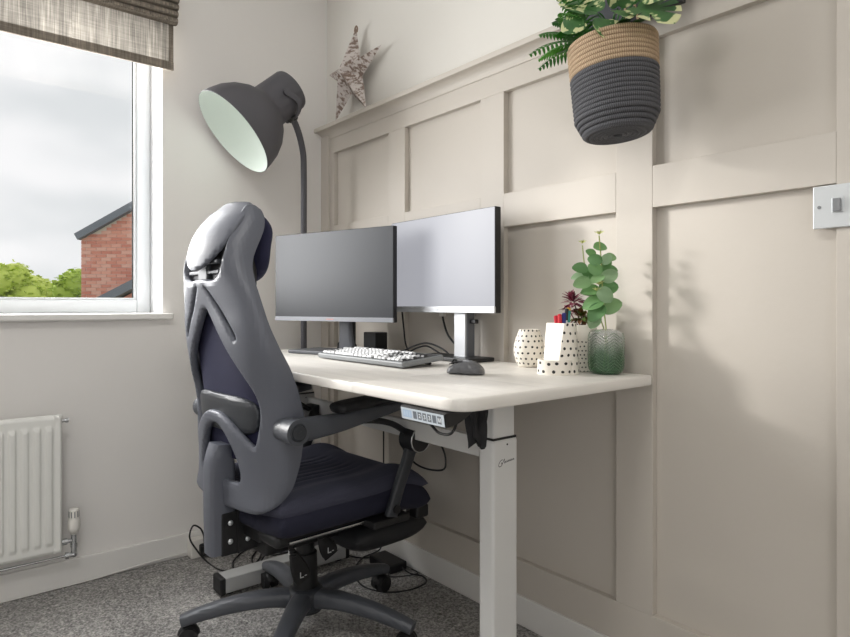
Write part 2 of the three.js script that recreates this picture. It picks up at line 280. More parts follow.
// ------------------------------------------------------------------ outside the window
{
  const r = mulberry(91);
  struct('ground_outside', box(-60, 90, -2.9, -2.7, -160, -4), std({ color: 0x76894c, roughness: 1 }));
  { // far low hills
    const rings = []; for (let i = 0; i <= 60; i++) { const x = -160 + i * 8, h = 3.5 + 7 * fbm(i / 9, 3, 64, 3, 5); rings.push([V(x, -3, -290), V(x, h + 2.6, -300), V(x, -3, -330)]); }
    struct('hills', loft(rings), std({ color: 0x6f8a55, roughness: 1 }));
  }
  // brick gable end: every brick near the visible corner is a piece of its own
  const h = thing('brick_house', 'red brick house gable with dark sloping roof edge seen through the window', 'house', [1.55, -2.7, -13.26], 0);
  h.rotation.y = -Math.atan2(0.636, 0.772);
  const EAVE = 5.12, SL = 0.56, WID = 9;
  const shape = new THREE.Shape(); shape.moveTo(0.004, 0); shape.lineTo(WID, 0); shape.lineTo(WID, EAVE); shape.lineTo(WID / 2, EAVE + SL * WID / 2); shape.lineTo(0.004, EAVE + 0.02);
  part('mortar_wall', new THREE.ExtrudeGeometry(shape, { depth: 6, bevelEnabled: false }).translate(0, 0, -6), std({ color: 0xdccbc0, roughness: 1 }), h);
  const hazyBrickM = [0xdd9c8a, 0xd5907f, 0xe2a695, 0xd08878, 0xe4b0a0].map((c) => std({ color: c, roughness: 0.95 }));  // brick tones lightened to put haze and window glare into the colour
  const bg = new THREE.BoxGeometry(0.215, 0.065, 0.02), hg = new THREE.BoxGeometry(0.1, 0.065, 0.02), rest = hazyBrickM.map(() => []); let count = 0;
  for (let c = 0; c < 100; c++) {
    const y = 0.04 + c * 0.075, half = c % 2;
    for (let k = 0; k < 40; k++) {
      const x = (half ? 0.1075 + 0.225 * k : 0.225 * k) + (half ? 0.1175 : 0.1075), lim = x < WID / 2 ? EAVE + SL * x : EAVE + SL * (WID - x);
      if (y + 0.04 > lim + 0.02 || x > WID - 0.12) continue;
      const i = Math.floor(r() * 5), near = y > 3.35 && x < 1.9 && y < 6.2 && count < 296;
      if (near) { count++; const m = part('brick', bg, hazyBrickM[i], h); m.position.set(x, y, 0.002 + r() * 0.004); } else if (y > 2 && x < 6) rest[i].push(bg.clone().translate(x, y, 0.003));
    }
    if (half && y < EAVE) { const m = part('brick', hg, hazyBrickM[Math.floor(r() * 5)], h); m.position.set(0.05, y, 0.004); }
  }
  const all = rest.map((l, i) => l.length ? part('more_bricks', merge(l), hazyBrickM[i], h) : null); all.forEach((m) => m && (m.userData.kind = 'stuff'));
  const roofM = std({ color: 0x777c86, roughness: 0.8 });
  for (const s of [1, -1]) { // roof slopes with their verge
    const L = Math.hypot(WID / 2, SL * WID / 2) + 0.06, g = new THREE.BoxGeometry(L, 0.15, 6.5), a = Math.atan(SL);
    g.translate(L / 2 - 0.06, 0, -3.1); g.rotateZ(a); if (s < 0) g.scale(-1, 1, 1); g.translate(s > 0 ? 0 : WID, EAVE + 0.09, 0); if (s < 0) { const ix = g.index.array; for (let q = 0; q < ix.length; q += 3) [ix[q], ix[q + 1]] = [ix[q + 1], ix[q]]; g.computeVertexNormals(); }
    part('roof_slope', g, roofM, h);
  }
  const porch = thing('porch_roof', 'small dark slate porch roof low beside the brick house corner', 'roof', [1.55, -2.7, -13.26], 0); porch.rotation.y = h.rotation.y;
  const ps = new THREE.Shape(); ps.moveTo(0.5, 3.74); ps.lineTo(2.6, 4.82); ps.lineTo(2.6, 4.62); ps.lineTo(0.53, 3.56);
  part('roof_slab', new THREE.ExtrudeGeometry(ps, { depth: 0.6, bevelEnabled: false }).translate(0, 0, 0.03), roofM, porch);
  const pw = new THREE.Shape(); pw.moveTo(0.9, 0); pw.lineTo(2.6, 0); pw.lineTo(2.6, 4.6); pw.lineTo(0.9, 3.7); part('porch_wall', new THREE.ExtrudeGeometry(pw, { depth: 0.4, bevelEnabled: false }).translate(0, 0, 0.03), hazyBrickM[1], porch);
  // trees: crown of leaf clumps on a trunk
  const leafM = [0xc8d86a, 0xbdd062, 0xd2de78, 0xb6cb5e].map((c) => std({ color: c, roughness: 0.9, side: THREE.DoubleSide })), trunkM = std({ color: 0x5a4a3c, roughness: 1 });
  const specs = [[1.7, -29.6, 1.6, 2.95], [-1.9, -31, 1.7, 3.1], [2.9, -35.2, 2.0, 3.5], [4.9, -30.2, 1.5, 2.9], [7.2, -35.6, 1.8, 3.0], [-5.6, -31, 1.7, 3.0], [10.8, -35, 1.8, 2.9]];
  const tl = ['pale green leafy tree left of the brick house corner', 'yellow-green round tree at the left edge of the window', 'small leafy tree between two others beyond the window', 'bright green tree next to the brick house wall', 'leafy tree partly behind the brick house', 'leafy tree far left beyond the window frame', 'leafy tree well behind the brick house'];
  specs.forEach(([x, z, R, top], n) => {
    const t = thing('tree', tl[n], 'tree', [x, -2.7, z], 0, 'trees beyond the window'), H = top + 2.7; part('trunk', cyl([0, 0, 0], [0, H - R, 0], 0.16, 0.1, 10), trunkM, t);
    const q = [], lg = new THREE.PlaneGeometry(0.2, 0.14); const L = [];
    for (let k = 0; k < 10; k++) { const a = r() * 6.283, e = Math.acos(2 * r() - 1); L.push([V(Math.sin(e) * Math.cos(a), Math.cos(e) * 0.8, Math.sin(e) * Math.sin(a)).multiplyScalar(R * 0.55), R * (0.35 + 0.2 * r())]); }
    for (let k = 0; k < 1500; k++) { const [c, rr] = L[k % 10], d = V(r() - 0.5, r() - 0.5, r() - 0.5).normalize(), p = c.clone().addScaledVector(d, rr * (0.8 + 0.25 * r())), g = lg.clone(); g.rotateX(r() * 6); g.rotateY(r() * 6); g.translate(p.x, p.y + H - R * 0.95, p.z); q.push(g); }
    for (const [c, rr] of L) { const g = new THREE.IcosahedronGeometry(rr * 0.85, 2); g.translate(c.x, c.y + H - R * 0.95, c.z); q.push(g); }
    const m = part('crown', merge(q), leafM[n % 4], t); m.userData.kind = 'stuff';
  });
}

// ------------------------------------------------------------------ roman blind
{
  const t = thing('roman_blind', 'taupe linen roman blind half raised over the window', 'blind', [0, 0, 0]);
  const x0 = WIN.x0 - 0.03, x1 = -0.668, Z = 0.05, W = x1 - x0;
  const fab = new THREE.PlaneGeometry(W, 0.37, 60, 8), p = fab.attributes.position;
  for (let i = 0; i < p.count; i++) p.setZ(i, 0.002 * Math.sin(p.getX(i) * 9) * (0.5 - p.getY(i) / 0.37));
  fab.translate((x0 + x1) / 2, 2.045, Z); { const q = fab.attributes.position, uv = fab.attributes.uv; for (let i = 0; i < q.count; i++) uv.setXY(i, q.getX(i), q.getY(i)); }
  fab.computeVertexNormals(); part('fabric_panel', fab, M.linen, t);
  part('bottom_hem', box(x0, x1 + 0.002, 1.830, 1.862, Z - 0.004, Z + 0.005, 0.003), M.linenHem, t);
  part('side_hem', box(x1 - 0.014, x1 + 0.001, 1.86, 2.24, Z - 0.003, Z + 0.004, 0.002), M.linenHem, t);
  part('side_hem', box(x0, x0 + 0.014, 1.86, 2.24, Z - 0.003, Z + 0.004, 0.002), M.linenHem, t);
  // stacked pleats: each a folded loop of cloth
  for (let k = 0; k < 5; k++) {
    const y = 1.995 + k * 0.024, d = 0.035 + 0.006 * k, s = []; for (let i = 0; i <= 10; i++) { const a = -Math.PI / 2 + Math.PI * i / 10; s.push([Z + 0.006 + d * Math.cos(a), y + 0.018 + 0.017 * Math.sin(a) - 0.012 * Math.cos(a)]); }
    const o = s.map(([z, yy]) => [z, yy]), inn = s.map(([z, yy]) => [Z + 0.004 + (z - Z) * 0.88, y + 0.018 + (yy - y - 0.018) * 0.8]).reverse(), sh = new THREE.Shape([...o, ...inn].map(([z, yy]) => new THREE.Vector2(z, yy)));
    const g = new THREE.ExtrudeGeometry(sh, { depth: W + 0.012, bevelEnabled: false }); g.rotateY(-Math.PI / 2); g.scale(1, 1, 1); g.translate(x1 + 0.006, 0, 0);
    part('pleat', boxUV(g), M.linenHem, t);
  }
  part('head_rail', box(x0, x1 + 0.004, 2.22, 2.26, 0.001, 0.075, 0.004), M.upvc, t);
  const beads = [], bg = new THREE.SphereGeometry(0.0022, 8, 6); for (const dx of [0, 0.012]) for (let k = 0; k < 150; k++) { const y = 1.222 + k * 0.0058; if (y < 2.2) beads.push(bg.clone().translate(-0.716 + dx, y, -0.02)); }
  for (let k = 0; k <= 6; k++) { const a = Math.PI + k / 6 * Math.PI; beads.push(bg.clone().translate(-0.71 + 0.006 * Math.cos(a), 1.222 + 0.006 * Math.sin(a), -0.02)); }
  part('pull_chain', merge(beads), M.upvc, t, 'white beaded pull chain').userData.kind = 'stuff';
}

// ------------------------------------------------------------------ radiator
{
  const t = thing('radiator', 'white ribbed panel radiator under the window', 'radiator', [0, 0, 0]);
  const x0 = -2.05, x1 = -1.034, y0 = 0.14, y1 = 0.597, nx = 420, ny = 60, Z = 0.085, pos = [], idx = [];
  for (let j = 0; j <= ny; j++) for (let i = 0; i <= nx; i++) {
    const x = x0 + (x1 - x0) * i / nx, y = y0 + (y1 - y0) * j / ny, e = Math.min(x - x0, x1 - x, y - y0, y1 - y), dx = x1 - 0.024 - x;
    let z = Z - 0.010 * (1 - Math.min(1, e / 0.008)) ** 2;
    const ph = (dx / 0.0336) % 1, yy = Math.min(y - y0 - 0.03, y1 - 0.035 - y);
    if (dx > 0 && x > x0 + 0.024) { const rib = THREE.MathUtils.smoothstep(ph, 0.06, 0.22) * (1 - THREE.MathUtils.smoothstep(ph, 0.62, 0.78)); z += 0.0075 * rib * THREE.MathUtils.smoothstep(yy, 0, 0.012) - 0.003; } else z += -0.003 + 0.006 * (1 - THREE.MathUtils.smoothstep(e, 0.006, 0.02));
    pos.push(x, y, z);
  }
  for (let j = 0; j < ny; j++) for (let i = 0; i < nx; i++) { const a = j * (nx + 1) + i, b = a + 1, c = a + nx + 1, d = c + 1; idx.push(a, b, c, b, d, c); }
  const g = new THREE.BufferGeometry(); g.setAttribute('position', new THREE.Float32BufferAttribute(pos, 3)); g.setIndex(idx); g.computeVertexNormals();
  part('ribbed_panel', boxUV(g), M.radiator, t);
  part('back_plate', box(x0, x1, y0, y1, 0.058, 0.077, 0.006), M.radiator, t);
  for (const x of [-1.25, -1.8]) part('bracket', box(x - 0.015, x + 0.015, 0.2, 0.55, 0.0, 0.06), M.radiator, t);
  part('bleed_valve', merge([cyl([x1 - 0.005, 0.575, 0.068], [x1 + 0.012, 0.575, 0.068], 0.006), cyl([x1 + 0.012, 0.575, 0.068], [x1 + 0.02, 0.575, 0.068], 0.008)]), M.chrome, t);
  const hd = part('thermostat_head', lathe([[0, 0.19], [0.012, 0.19], [0.0135, 0.2], [0.0185, 0.203], [0.0195, 0.21], [0.0195, 0.233], [0.0165, 0.24], [0.0155, 0.243], [0.0155, 0.268], [0.013, 0.275], [0, 0.276]].map(([r, y]) => [r, y]), 32).translate(-0.996, 0, 0.06), M.white, t);
  for (let k = 0; k < 10; k++) { const a = k / 10 * Math.PI * 2; part('slot', box(-0.0015, 0.0015, 0.246, 0.266, 0.0148, 0.0162).rotateY(a).translate(-0.996, 0, 0.06), M.kbBody, hd); }
  part('valve_body', merge([cyl([-0.996, 0.12, 0.06], [-0.996, 0.192, 0.06], 0.009), cyl([-1.036, 0.168, 0.06], [-0.996, 0.168, 0.06], 0.007), cyl([-1.03, 0.168, 0.06], [-1.016, 0.168, 0.06], 0.0105, 0.0105, 6), cyl([-0.996, 0.145, 0.06], [-0.996, 0.157, 0.06], 0.0115, 0.0115, 6), new THREE.SphereGeometry(0.0105, 16, 12).translate(-0.996, 0.12, 0.06), cyl([-0.996, 0.12, 0.06], [-1.02, 0.12, 0.06], 0.008), cyl([-1.012, 0.12, 0.06], [-1.022, 0.12, 0.06], 0.0115, 0.0115, 6)]), M.chrome, t);
  part('pipe', cyl([-1.02, 0.12, 0.06], [-2.0, 0.12, 0.06], 0.004), M.chrome, t);
}

// ------------------------------------------------------------------ floor lamp in the corner
{
  const bx = -0.187, bz = 0.165, t = thing('floor_lamp', 'dark grey floor lamp with big dome shade in the corner', 'lamp', [bx, 0, bz]);
  part('base', lathe([[0, 0], [0.14, 0], [0.143, 0.004], [0.143, 0.018], [0.139, 0.022], [0.02, 0.024], [0.018, 0.04], [0, 0.04]]), M.lamp, t);
  const n = V(-0.733, -0.67, -0.0855).normalize(), oc = V(-0.506, 1.592, 0.217).sub(V(bx, 0, bz));
  const j = V(-0.087, 1.685, 0.072);                                     // joint at the pole's top
  part('pole', tube([[0, 0.03, 0], [0, 0.6, 0], [0, 1.2, 0], [0, 1.50, 0], [-0.004, 1.57, 0.003], [-0.026, 1.625, 0.02], [-0.06, 1.664, 0.05], [j.x, j.y, j.z]], 0.0125, 90, 16), M.lamp, t);
  const Q = new THREE.Quaternion().setFromUnitVectors(V(0, -1, 0), n), place = (g) => { g.applyQuaternion(Q); return g.translate(oc.x, oc.y, oc.z); };
  // profile: y measured from the opening plane towards the cap
  const R = 0.172, out = [[R, 0], [R + 0.0015, 0.002], [R * 0.985, 0.03], [R * 0.93, 0.07], [R * 0.82, 0.11], [R * 0.66, 0.145], [R * 0.52, 0.165], [0.085, 0.174], [0.083, 0.18], [0.0815, 0.22], [0.08, 0.292], [0.077, 0.3], [0.07, 0.303], [0, 0.304]];
  part('shade', place(toCreasedNormals(lathe(out, 64), 0.5)), M.lamp, t);
  const inn = [[0, 0.19], [0.07, 0.19], [0.078, 0.168], [R * 0.5, 0.16], [R * 0.65, 0.14], [R * 0.81, 0.106], [R * 0.918, 0.068], [R * 0.974, 0.029], [R - 0.001, 0.0]].reverse();
  const ig = lathe(inn, 64); part('shade_lining', place(ig), M.lampIn, t);
  part('bulb', place(merge([new THREE.SphereGeometry(0.03, 24, 16).translate(0, 0.115, 0), cyl([0, 0.13, 0], [0, 0.19, 0], 0.018)])), M.bulb, t);
  // yoke: two arms from the cap's sides to the joint
  const ax = n.clone().cross(V(0, 1, 0)).normalize(), piv = oc.clone().addScaledVector(n, -0.235), arms = [];
  for (const s of [1, -1]) { const a = piv.clone().addScaledVector(ax, s * 0.086), e = j.clone().sub(piv), b = a.clone().addScaledVector(e, 0.62).addScaledVector(n, -0.02), c = j.clone().addScaledVector(ax, s * 0.045); arms.push(sweep([a.toArray(), b.toArray(), c.toArray(), j.toArray()], () => [0.0035, 0.011, 4], n, 20, 12)); arms.push(cyl(a.clone().addScaledVector(ax, -s * 0.008).toArray(), a.clone().addScaledVector(ax, s * 0.008).toArray(), 0.013)); }
  part('yoke', merge(arms), M.lamp, t);
  part('hinge', cyl(j.clone().addScaledVector(ax, -0.022).toArray(), j.clone().addScaledVector(ax, 0.022).toArray(), 0.013), M.black, t);
}

// ------------------------------------------------------------------ star on the ledge
{
  const t = thing('star_ornament', 'weathered whitewashed wooden star leaning on the wall ledge', 'ornament', [-0.03, 1.735, 0.28]);
  const tips = [[0.296, 2.092], [0.478, 1.962], [0.385, 1.7375], [0.152, 1.7375], [0.088, 1.955]].map(([z, y]) => [z - 0.28, y - 1.735]);
  const c = [0.0, 0.165], inner = tips.map((p, i) => { const q = tips[(i + 1) % 5], m = [(p[0] + q[0]) / 2 - c[0], (p[1] + q[1]) / 2 - c[1]], L = Math.hypot(...m); return [c[0] + m[0] / L * 0.076, c[1] + m[1] / L * 0.076]; });
  const pos = [], uv = [], tri = (...P) => { for (const p of P) { pos.push(...p); uv.push(p[2], p[1]); } };
  for (const [dp, s] of [[-0.07, 1], [0.012, -1]]) { const C = [dp, c[1], c[0]]; for (let i = 0; i < 5; i++) { const A = [0, tips[i][1], tips[i][0]], B = [0, inner[i][1], inner[i][0]], D = [0, inner[(i + 4) % 5][1], inner[(i + 4) % 5][0]]; if (s > 0) { tri(C, A, B); tri(C, D, A); } else { tri(C, B, A); tri(C, A, D); } } }
  const g = new THREE.BufferGeometry(); g.setAttribute('position', new THREE.Float32BufferAttribute(pos, 3)); g.setAttribute('uv', new THREE.Float32BufferAttribute(uv, 2)); g.computeVertexNormals();
  g.rotateZ(-0.03); g.translate(0.0, 0.0, 0); part('star_body', g, M.star, t);
  part('hanging_loop', tube([[0, 0.335, 0.02], [-0.002, 0.347, 0.028], [0.0, 0.352, 0.034], [0.003, 0.343, 0.036], [0.005, 0.33, 0.03]], 0.003), std({ color: 0x8a7564, roughness: 0.9 }), t, 'string hanging loop');
}

// ------------------------------------------------------------------ light switch
{
  const t = thing('light_switch', 'brushed chrome light switch on the panelled wall', 'switch', [0, 1.113, 1.961]);
  part('plate', box(-0.008, -0.0005, 0, 0.086, 0, 0.086, 0.002), M.brushed, t);
  part('back_box', box(0.0005, REC - 0.001, 0.004, 0.082, 0.003, 0.038), M.panel, t);
  const sw = box(-0.007, 0.0, 0, 0.026, 0, 0.014, 0.0015); sw.rotateZ(0.12); sw.translate(-0.0085, 0.032, 0.037); part('rocker', sw, std({ color: 0x9a9da0, metalness: 0.6, roughness: 0.35 }), t);
  part('rocker_surround', box(-0.0095, -0.0075, 0.03, 0.061, 0.034, 0.055, 0.0008), M.brushed, t);
  for (const z of [0.012, 0.074]) part('screw', cyl([-0.0092, 0.043, z], [-0.007, 0.043, z], 0.0035, 0.0035, 16), std({ color: 0x8d9093, metalness: 0.8, roughness: 0.4 }), t);
}

// ------------------------------------------------------------------ desk
const DT = 0.787, DB = 0.7615;
{
  const t = thing('standing_desk', 'white electric standing desk along the panelled wall', 'desk', [0, 0, 0]);
  const deskTop = (z0, z1, rz0, rz1, top) => {
    const x0 = -0.655, x1 = -0.015, s = new THREE.Shape(), r = 0.045; // shape in (z, x)
    s.moveTo(z0 + rz0, x0); s.lineTo(z1 - rz1, x0); if (rz1) s.quadraticCurveTo(z1, x0, z1, x0 + rz1); s.lineTo(z1, x1); s.lineTo(z0, x1); s.lineTo(z0, x0 + rz0); if (rz0) s.quadraticCurveTo(z0, x0, z0 + rz0, x0);
    const b = 0.004, g = new THREE.ExtrudeGeometry(s, { depth: top - DB - 2 * b, bevelEnabled: true, bevelThickness: b, bevelSize: b, bevelOffset: -b, bevelSegments: 3, curveSegments: 12 });
    const m = new THREE.Matrix4().set(0, 1, 0, 0, 0, 0, 1, DB + b, 1, 0, 0, 0, 0, 0, 0, 1); g.applyMatrix4(m);
    return boxUV(toCreasedNormals(g, 0.6));
  };
  part('desktop_board', deskTop(0.19, 1.2488, 0.045, 0, DT - 0.0012), M.desk, t);
  part('desktop_board', deskTop(1.25, 1.607, 0, 0.06, DT), M.desk, t);
  for (const z of [0.385, 1.365]) {
    const x0 = -0.372, x1 = -0.287, z1 = z + 0.05;
    const low = part('leg_column', box(x0, x1, 0.05, 0.642, z, z1, 0.008), M.deskSteel, t);
    part('collar', box(x0 + 0.003, x1 - 0.003, 0.640, 0.6455, z + 0.003, z1 - 0.003), M.black, low);
    part('inner_column', box(x0 + 0.005, x1 - 0.005, 0.6, DB - 0.012, z + 0.005, z1 - 0.005, 0.006), M.deskSteel, t);
    part('bracket', box(x0 - 0.20, x1 + 0.20, DB - 0.022, DB - 0.0005, z + 0.002, z1 - 0.002, 0.002), M.deskSteel, t);
    const ft = part('foot', box(-0.625, -0.16, 0.012, 0.062, z - 0.008, z1 + 0.008, 0.004), M.footSteel, t);
    part('end_cap', box(-0.642, -0.622, 0.008, 0.064, z - 0.010, z1 + 0.010, 0.006), M.black, ft); part('end_cap', box(-0.163, -0.145, 0.008, 0.064, z - 0.010, z1 + 0.010, 0.006), M.black, ft);
    for (const x of [-0.6, -0.18]) part('levelling_pad', cyl([x, 0.0005, z + 0.025], [x, 0.013, z + 0.025], 0.016), M.black, ft);
    part('screw', cyl([-0.325, 0.628, z1 - 0.001], [-0.325, 0.628, z1 + 0.0012], 0.0022, 0.0022, 12), M.black, low);
    part('cable_clip', box(x1, x1 + 0.012, 0.595, 0.642, z + 0.016, z + 0.026, 0.002), M.white, low);
  }
  { // script lettering printed on the right leg
    const tx = canvasTex(512, 160, (c, w, h) => { c.fillStyle = '#dcdcda'; c.fillRect(0, 0, w, h); c.strokeStyle = '#3a3a3e'; c.lineWidth = 13; c.lineCap = 'round'; c.lineJoin = 'round'; c.beginPath(); c.moveTo(150, 28); c.bezierCurveTo(100, 10, 30, 70, 30, 112); c.bezierCurveTo(30, 150, 110, 150, 130, 100); c.bezierCurveTo(140, 70, 90, 70, 110, 100); c.stroke(); c.lineWidth = 12; c.beginPath(); c.moveTo(120, 118); c.bezierCurveTo(190, 20, 215, 0, 195, 50); c.bezierCurveTo(180, 95, 185, 118, 215, 88); let x = 215; for (const u of [40, 40, 34, 34, 30, 40, 30]) { c.bezierCurveTo(x + u * 0.5, 30, x + u * 0.1, 135, x + u, 84); x += u; } c.stroke(); });
    const g = new THREE.PlaneGeometry(0.064, 0.02); g.rotateZ(0.1); g.translate(-0.3265, 0.588, 1.4153); part('leg_lettering', g, std({ map: tx, roughness: 0.4 }), t, 'dark script lettering on the white leg');
  }
  part('crossbar', box(-0.318, -0.298, 0.578, 0.628, 0.435, 1.37, 0.002), M.deskSteel, t);
  for (const x of [-0.43, -0.235]) part('frame_rail', box(x - 0.015, x + 0.015, DB - 0.02, DB - 0.001, 0.435, 1.37, 0.002), M.deskSteel, t);
  { // height controller under the front edge
    const g = new THREE.Shape(); g.moveTo(-0.664, DB - 0.004); g.lineTo(-0.660, DB - 0.028); g.quadraticCurveTo(-0.64, DB - 0.03, -0.615, DB - 0.018); g.lineTo(-0.585, DB - 0.001); g.lineTo(-0.66, DB - 0.001);
    const e = new THREE.ExtrudeGeometry(g, { depth: 0.132, bevelEnabled: true, bevelSize: 0.0015, bevelThickness: 0.0015, bevelSegments: 2, bevelOffset: -0.0015 }); e.translate(0, -0.0006, 1.443);
    const c = part('height_controller', boxUV(e), M.black, t, 'black height controller with silver button panel');
    const tx = canvasTex(768, 144, (k, w, h) => {
      k.fillStyle = '#c9d2da'; k.fillRect(0, 0, w, h); k.fillStyle = '#a9bfd6'; k.fillRect(30, 26, 165, 92); k.fillStyle = '#b9cbdd'; for (let i = 0; i < 3; i++) k.fillRect(48 + i * 48, 42, 30, 58);
      k.lineWidth = 7; ['\u2191', '2', '3', '3', '\u2193', 'M'].forEach((s, i) => { const x = 222 + i * 86; k.fillStyle = '#6d747c'; k.fillRect(x, 26, 68, 92); k.fillStyle = '#e6ebee'; k.font = 'bold 70px sans-serif'; k.textAlign = 'center'; k.fillText(s, x + 34, 97); });
    });
    const f = new THREE.PlaneGeometry(0.130, 0.0235); f.rotateY(-Math.PI / 2); f.rotateZ(-Math.PI / 2 + Math.atan2(0.024, 0.004)); f.rotateZ(Math.PI / 2 - Math.atan2(0.024, 0.004)); f.rotateZ(0.165); f.translate(-0.6636, DB - 0.0165, 1.509);
    part('button_panel', f, std({ map: tx, roughness: 0.35, metalness: 0.2 }), c, 'silver panel with display and six buttons');
  }
}

// ------------------------------------------------------------------ monitors
function monitor(label, name, a, b, y0, y1, opt) { // a, b: screen's left and right lower corners in plan (x, z)
  const W = Math.hypot(b[0] - a[0], b[1] - a[1]), H = y1 - y0, turn = Math.atan2(b[0] - a[0], b[1] - a[1]);
  const t = thing(name, label, 'monitor', [(a[0] + b[0]) / 2, DT, (a[1] + b[1]) / 2], turn);   // local: +z to the viewer's right, -x towards the viewer
  const B = y0 - DT, ch = opt.chin, h = W / 2;
  part('housing', box(0.001, opt.thick, B, B + H, -h, h, 0.003), M.black, t);
  part('rear_cover', box(opt.thick - 0.004, opt.thick + 0.014, B + 0.03, B + H - 0.05, -h + 0.06, h - 0.06, 0.008), M.black, t);
  part('screen', box(-0.0005, 0.002, B + ch, B + H - 0.002, -h + 0.0015, h - 0.0015), opt.screen, t);
  const c = part('chin', box(-0.0025, 0.004, B, B + ch, -h, h, 0.001), opt.chinMat, t);
  if (opt.logo) part('logo', opt.logo(B + ch / 2), opt.logoMat, c);
  opt.stand(t, B, h);
  return t;
}
{
  const lm = monitor('left monitor with dark grey screen beside the lamp pole', 'monitor', [-0.357, 0.257], [-0.198, 0.79], 0.902, 1.222, {
    thick: 0.022, chin: 0.0155, screen: M.screenL, chinMat: std({ color: 0x8f9196, roughness: 0.4, metalness: 0.3 }), logoMat: std({ color: 0xb98a86, roughness: 0.5 }), logo: (y) => box(-0.0035, -0.002, y - 0.002, y + 0.002, -0.017, 0.017),
    stand(t, B) {
      part('column', sweep([[0.058, 0.006, 0.03], [0.05, 0.08, 0.03], [0.042, B + 0.14, 0.03]], (k) => [0.034 - 0.012 * Math.min(1, k * 1.3), 0.011, 5], V(1, 0, 0)), M.monGrey, t);
      part('column_back', box(0.06, 0.085, 0.008, B + 0.1, 0.012, 0.048, 0.005), M.black, t);
      part('base_plate', box(-0.045, 0.115, 0, 0.012, -0.165, 0.1, 0.004), M.monGrey, t);
    } });
  const rm = monitor('right monitor with silver chin and pale screen with added glow', 'monitor', [-0.110, 0.66], [-0.112, 1.168], 0.936, 1.248, {
    thick: 0.026, chin: 0.0195, screen: M.screenRGlow, chinMat: M.silver, logoMat: M.brushed,
    logo: (y) => merge([new THREE.TorusGeometry(0.0042, 0.0006, 6, 20).rotateY(Math.PI / 2).translate(-0.0028, y, 0), box(-0.0034, -0.0022, y - 0.003, y + 0.003, -0.0016, -0.0006), box(-0.0034, -0.0022, y - 0.003, y + 0.003, 0.0006, 0.0016)]),
    stand(t, B, h) {
      part('column', box(0.026, 0.058, 0.008, B + 0.17, 0.05, 0.11, 0.003), M.monGrey, t);
      part('column_face', box(0.020, 0.0275, 0.008, B + 0.15, 0.054, 0.106, 0.002), M.silver, t);
      part('base_plate', box(-0.035, 0.075, 0, 0.012, -0.08, 0.18, 0.003), M.black, t);
      part('cable_clip', box(0.035, 0.05, 0.115, 0.128, 0.11, 0.136, 0.003), M.black, t);
    } });
}

// ------------------------------------------------------------------ keyboard and mouse
{
  const L = 0.455, D = 0.15, t = thing('keyboard', 'grey full-size keyboard with pale keys on the desk', 'keyboard', [-0.32, DT, 0.87]);
  const tilt = 0.09, piv = (g) => { g.translate(D / 2, 0, 0); g.rotateZ(tilt); return g.translate(-D / 2, 0.0015, 0); };
  part('body', piv(boxUV(new RoundedBoxGeometry(D, 0.016, L, 3, 0.005).translate(0, 0.008, 0))), M.kbBody, t);
  part('key_bed', piv(box(-D / 2 + 0.008, D / 2 - 0.012, 0.0155, 0.0168, -L / 2 + 0.008, L / 2 - 0.008)), M.kbBed, t);
  for (const z of [-0.19, 0.19]) { const g = box(-0.004, 0.004, 0, 0.016, -0.012, 0.012, 0.002); g.rotateZ(0.5); g.translate(D / 2 - 0.028, 0.002, z); part('flip_foot', g, M.black, t); }
  const geos = {}, key = (w) => geos[w] ??= (() => { const x = 0.0078, z = w / 2, h = 0.005, k = 0.0016, r = [ring(V(0, 0, 0), V(1, 0, 0), V(0, 0, 1), x, z, 8, 12), ring(V(0, h * 0.7, 0), V(1, 0, 0), V(0, 0, 1), x - k, z - k, 8, 12), ring(V(0, h, 0), V(1, 0, 0), V(0, 0, 1), x - k - 0.0008, z - k - 0.0008, 8, 12)]; return loft(r.reverse()); })();
  const rows = [[-0.055, [[0.026], [0.021], [0.021], [0.11], [0.021], [0.021], [0.021], [0.026]]], [-0.036, [[0.044], ...Array(10).fill([0.0175]), [0.05]]], [-0.017, [[0.033], ...Array(11).fill([0.0175]), [0.042]]], [0.002, [[0.027], ...Array(12).fill([0.0175]), [0.027]]], [0.021, [[0.0175], ...Array(12).fill([0.0175]), [0.038]]], [0.045, [[0.0175], null, ...Array(4).fill([0.0175]), null, ...Array(4).fill([0.0175]), null, ...Array(4).fill([0.0175])]]];
  const put = (x, z, w, dark) => { const m = part('key', key(w), dark ? M.keyDark : M.key, t); const p = V(x + D / 2, 0.0168, z); p.applyAxisAngle(V(0, 0, 1), tilt); m.position.set(p.x - D / 2, p.y + 0.0015, p.z); m.rotation.z = tilt; };
  rows.forEach(([x, ks], ri) => { let z = -L / 2 + 0.011; ks.forEach((k, i) => { if (!k) { z += 0.0105; return; } const w = k[0]; put(x, z + w / 2, w, (ri > 0 && (i === 0 && ri < 4)) || (ri === 5 && i === 0)); z += w + 0.0015; });
    // navigation block and number pad
    const nz = 0.082; if (ri !== 1 || true) for (let k = 0; k < 3; k++) if (!(ri === 2) && !(ri === 1 && k !== 1)) put(x, nz + k * 0.019, 0.0175, ri === 4 || ri === 3);
    const pz = 0.1475; if (ri < 5) for (let k = 0; k < 4; k++) { if (k === 3 && (ri === 1 || ri === 3)) continue; put(x, pz + k * 0.019, 0.0175, k === 3 || ri === 4); }
  });
}
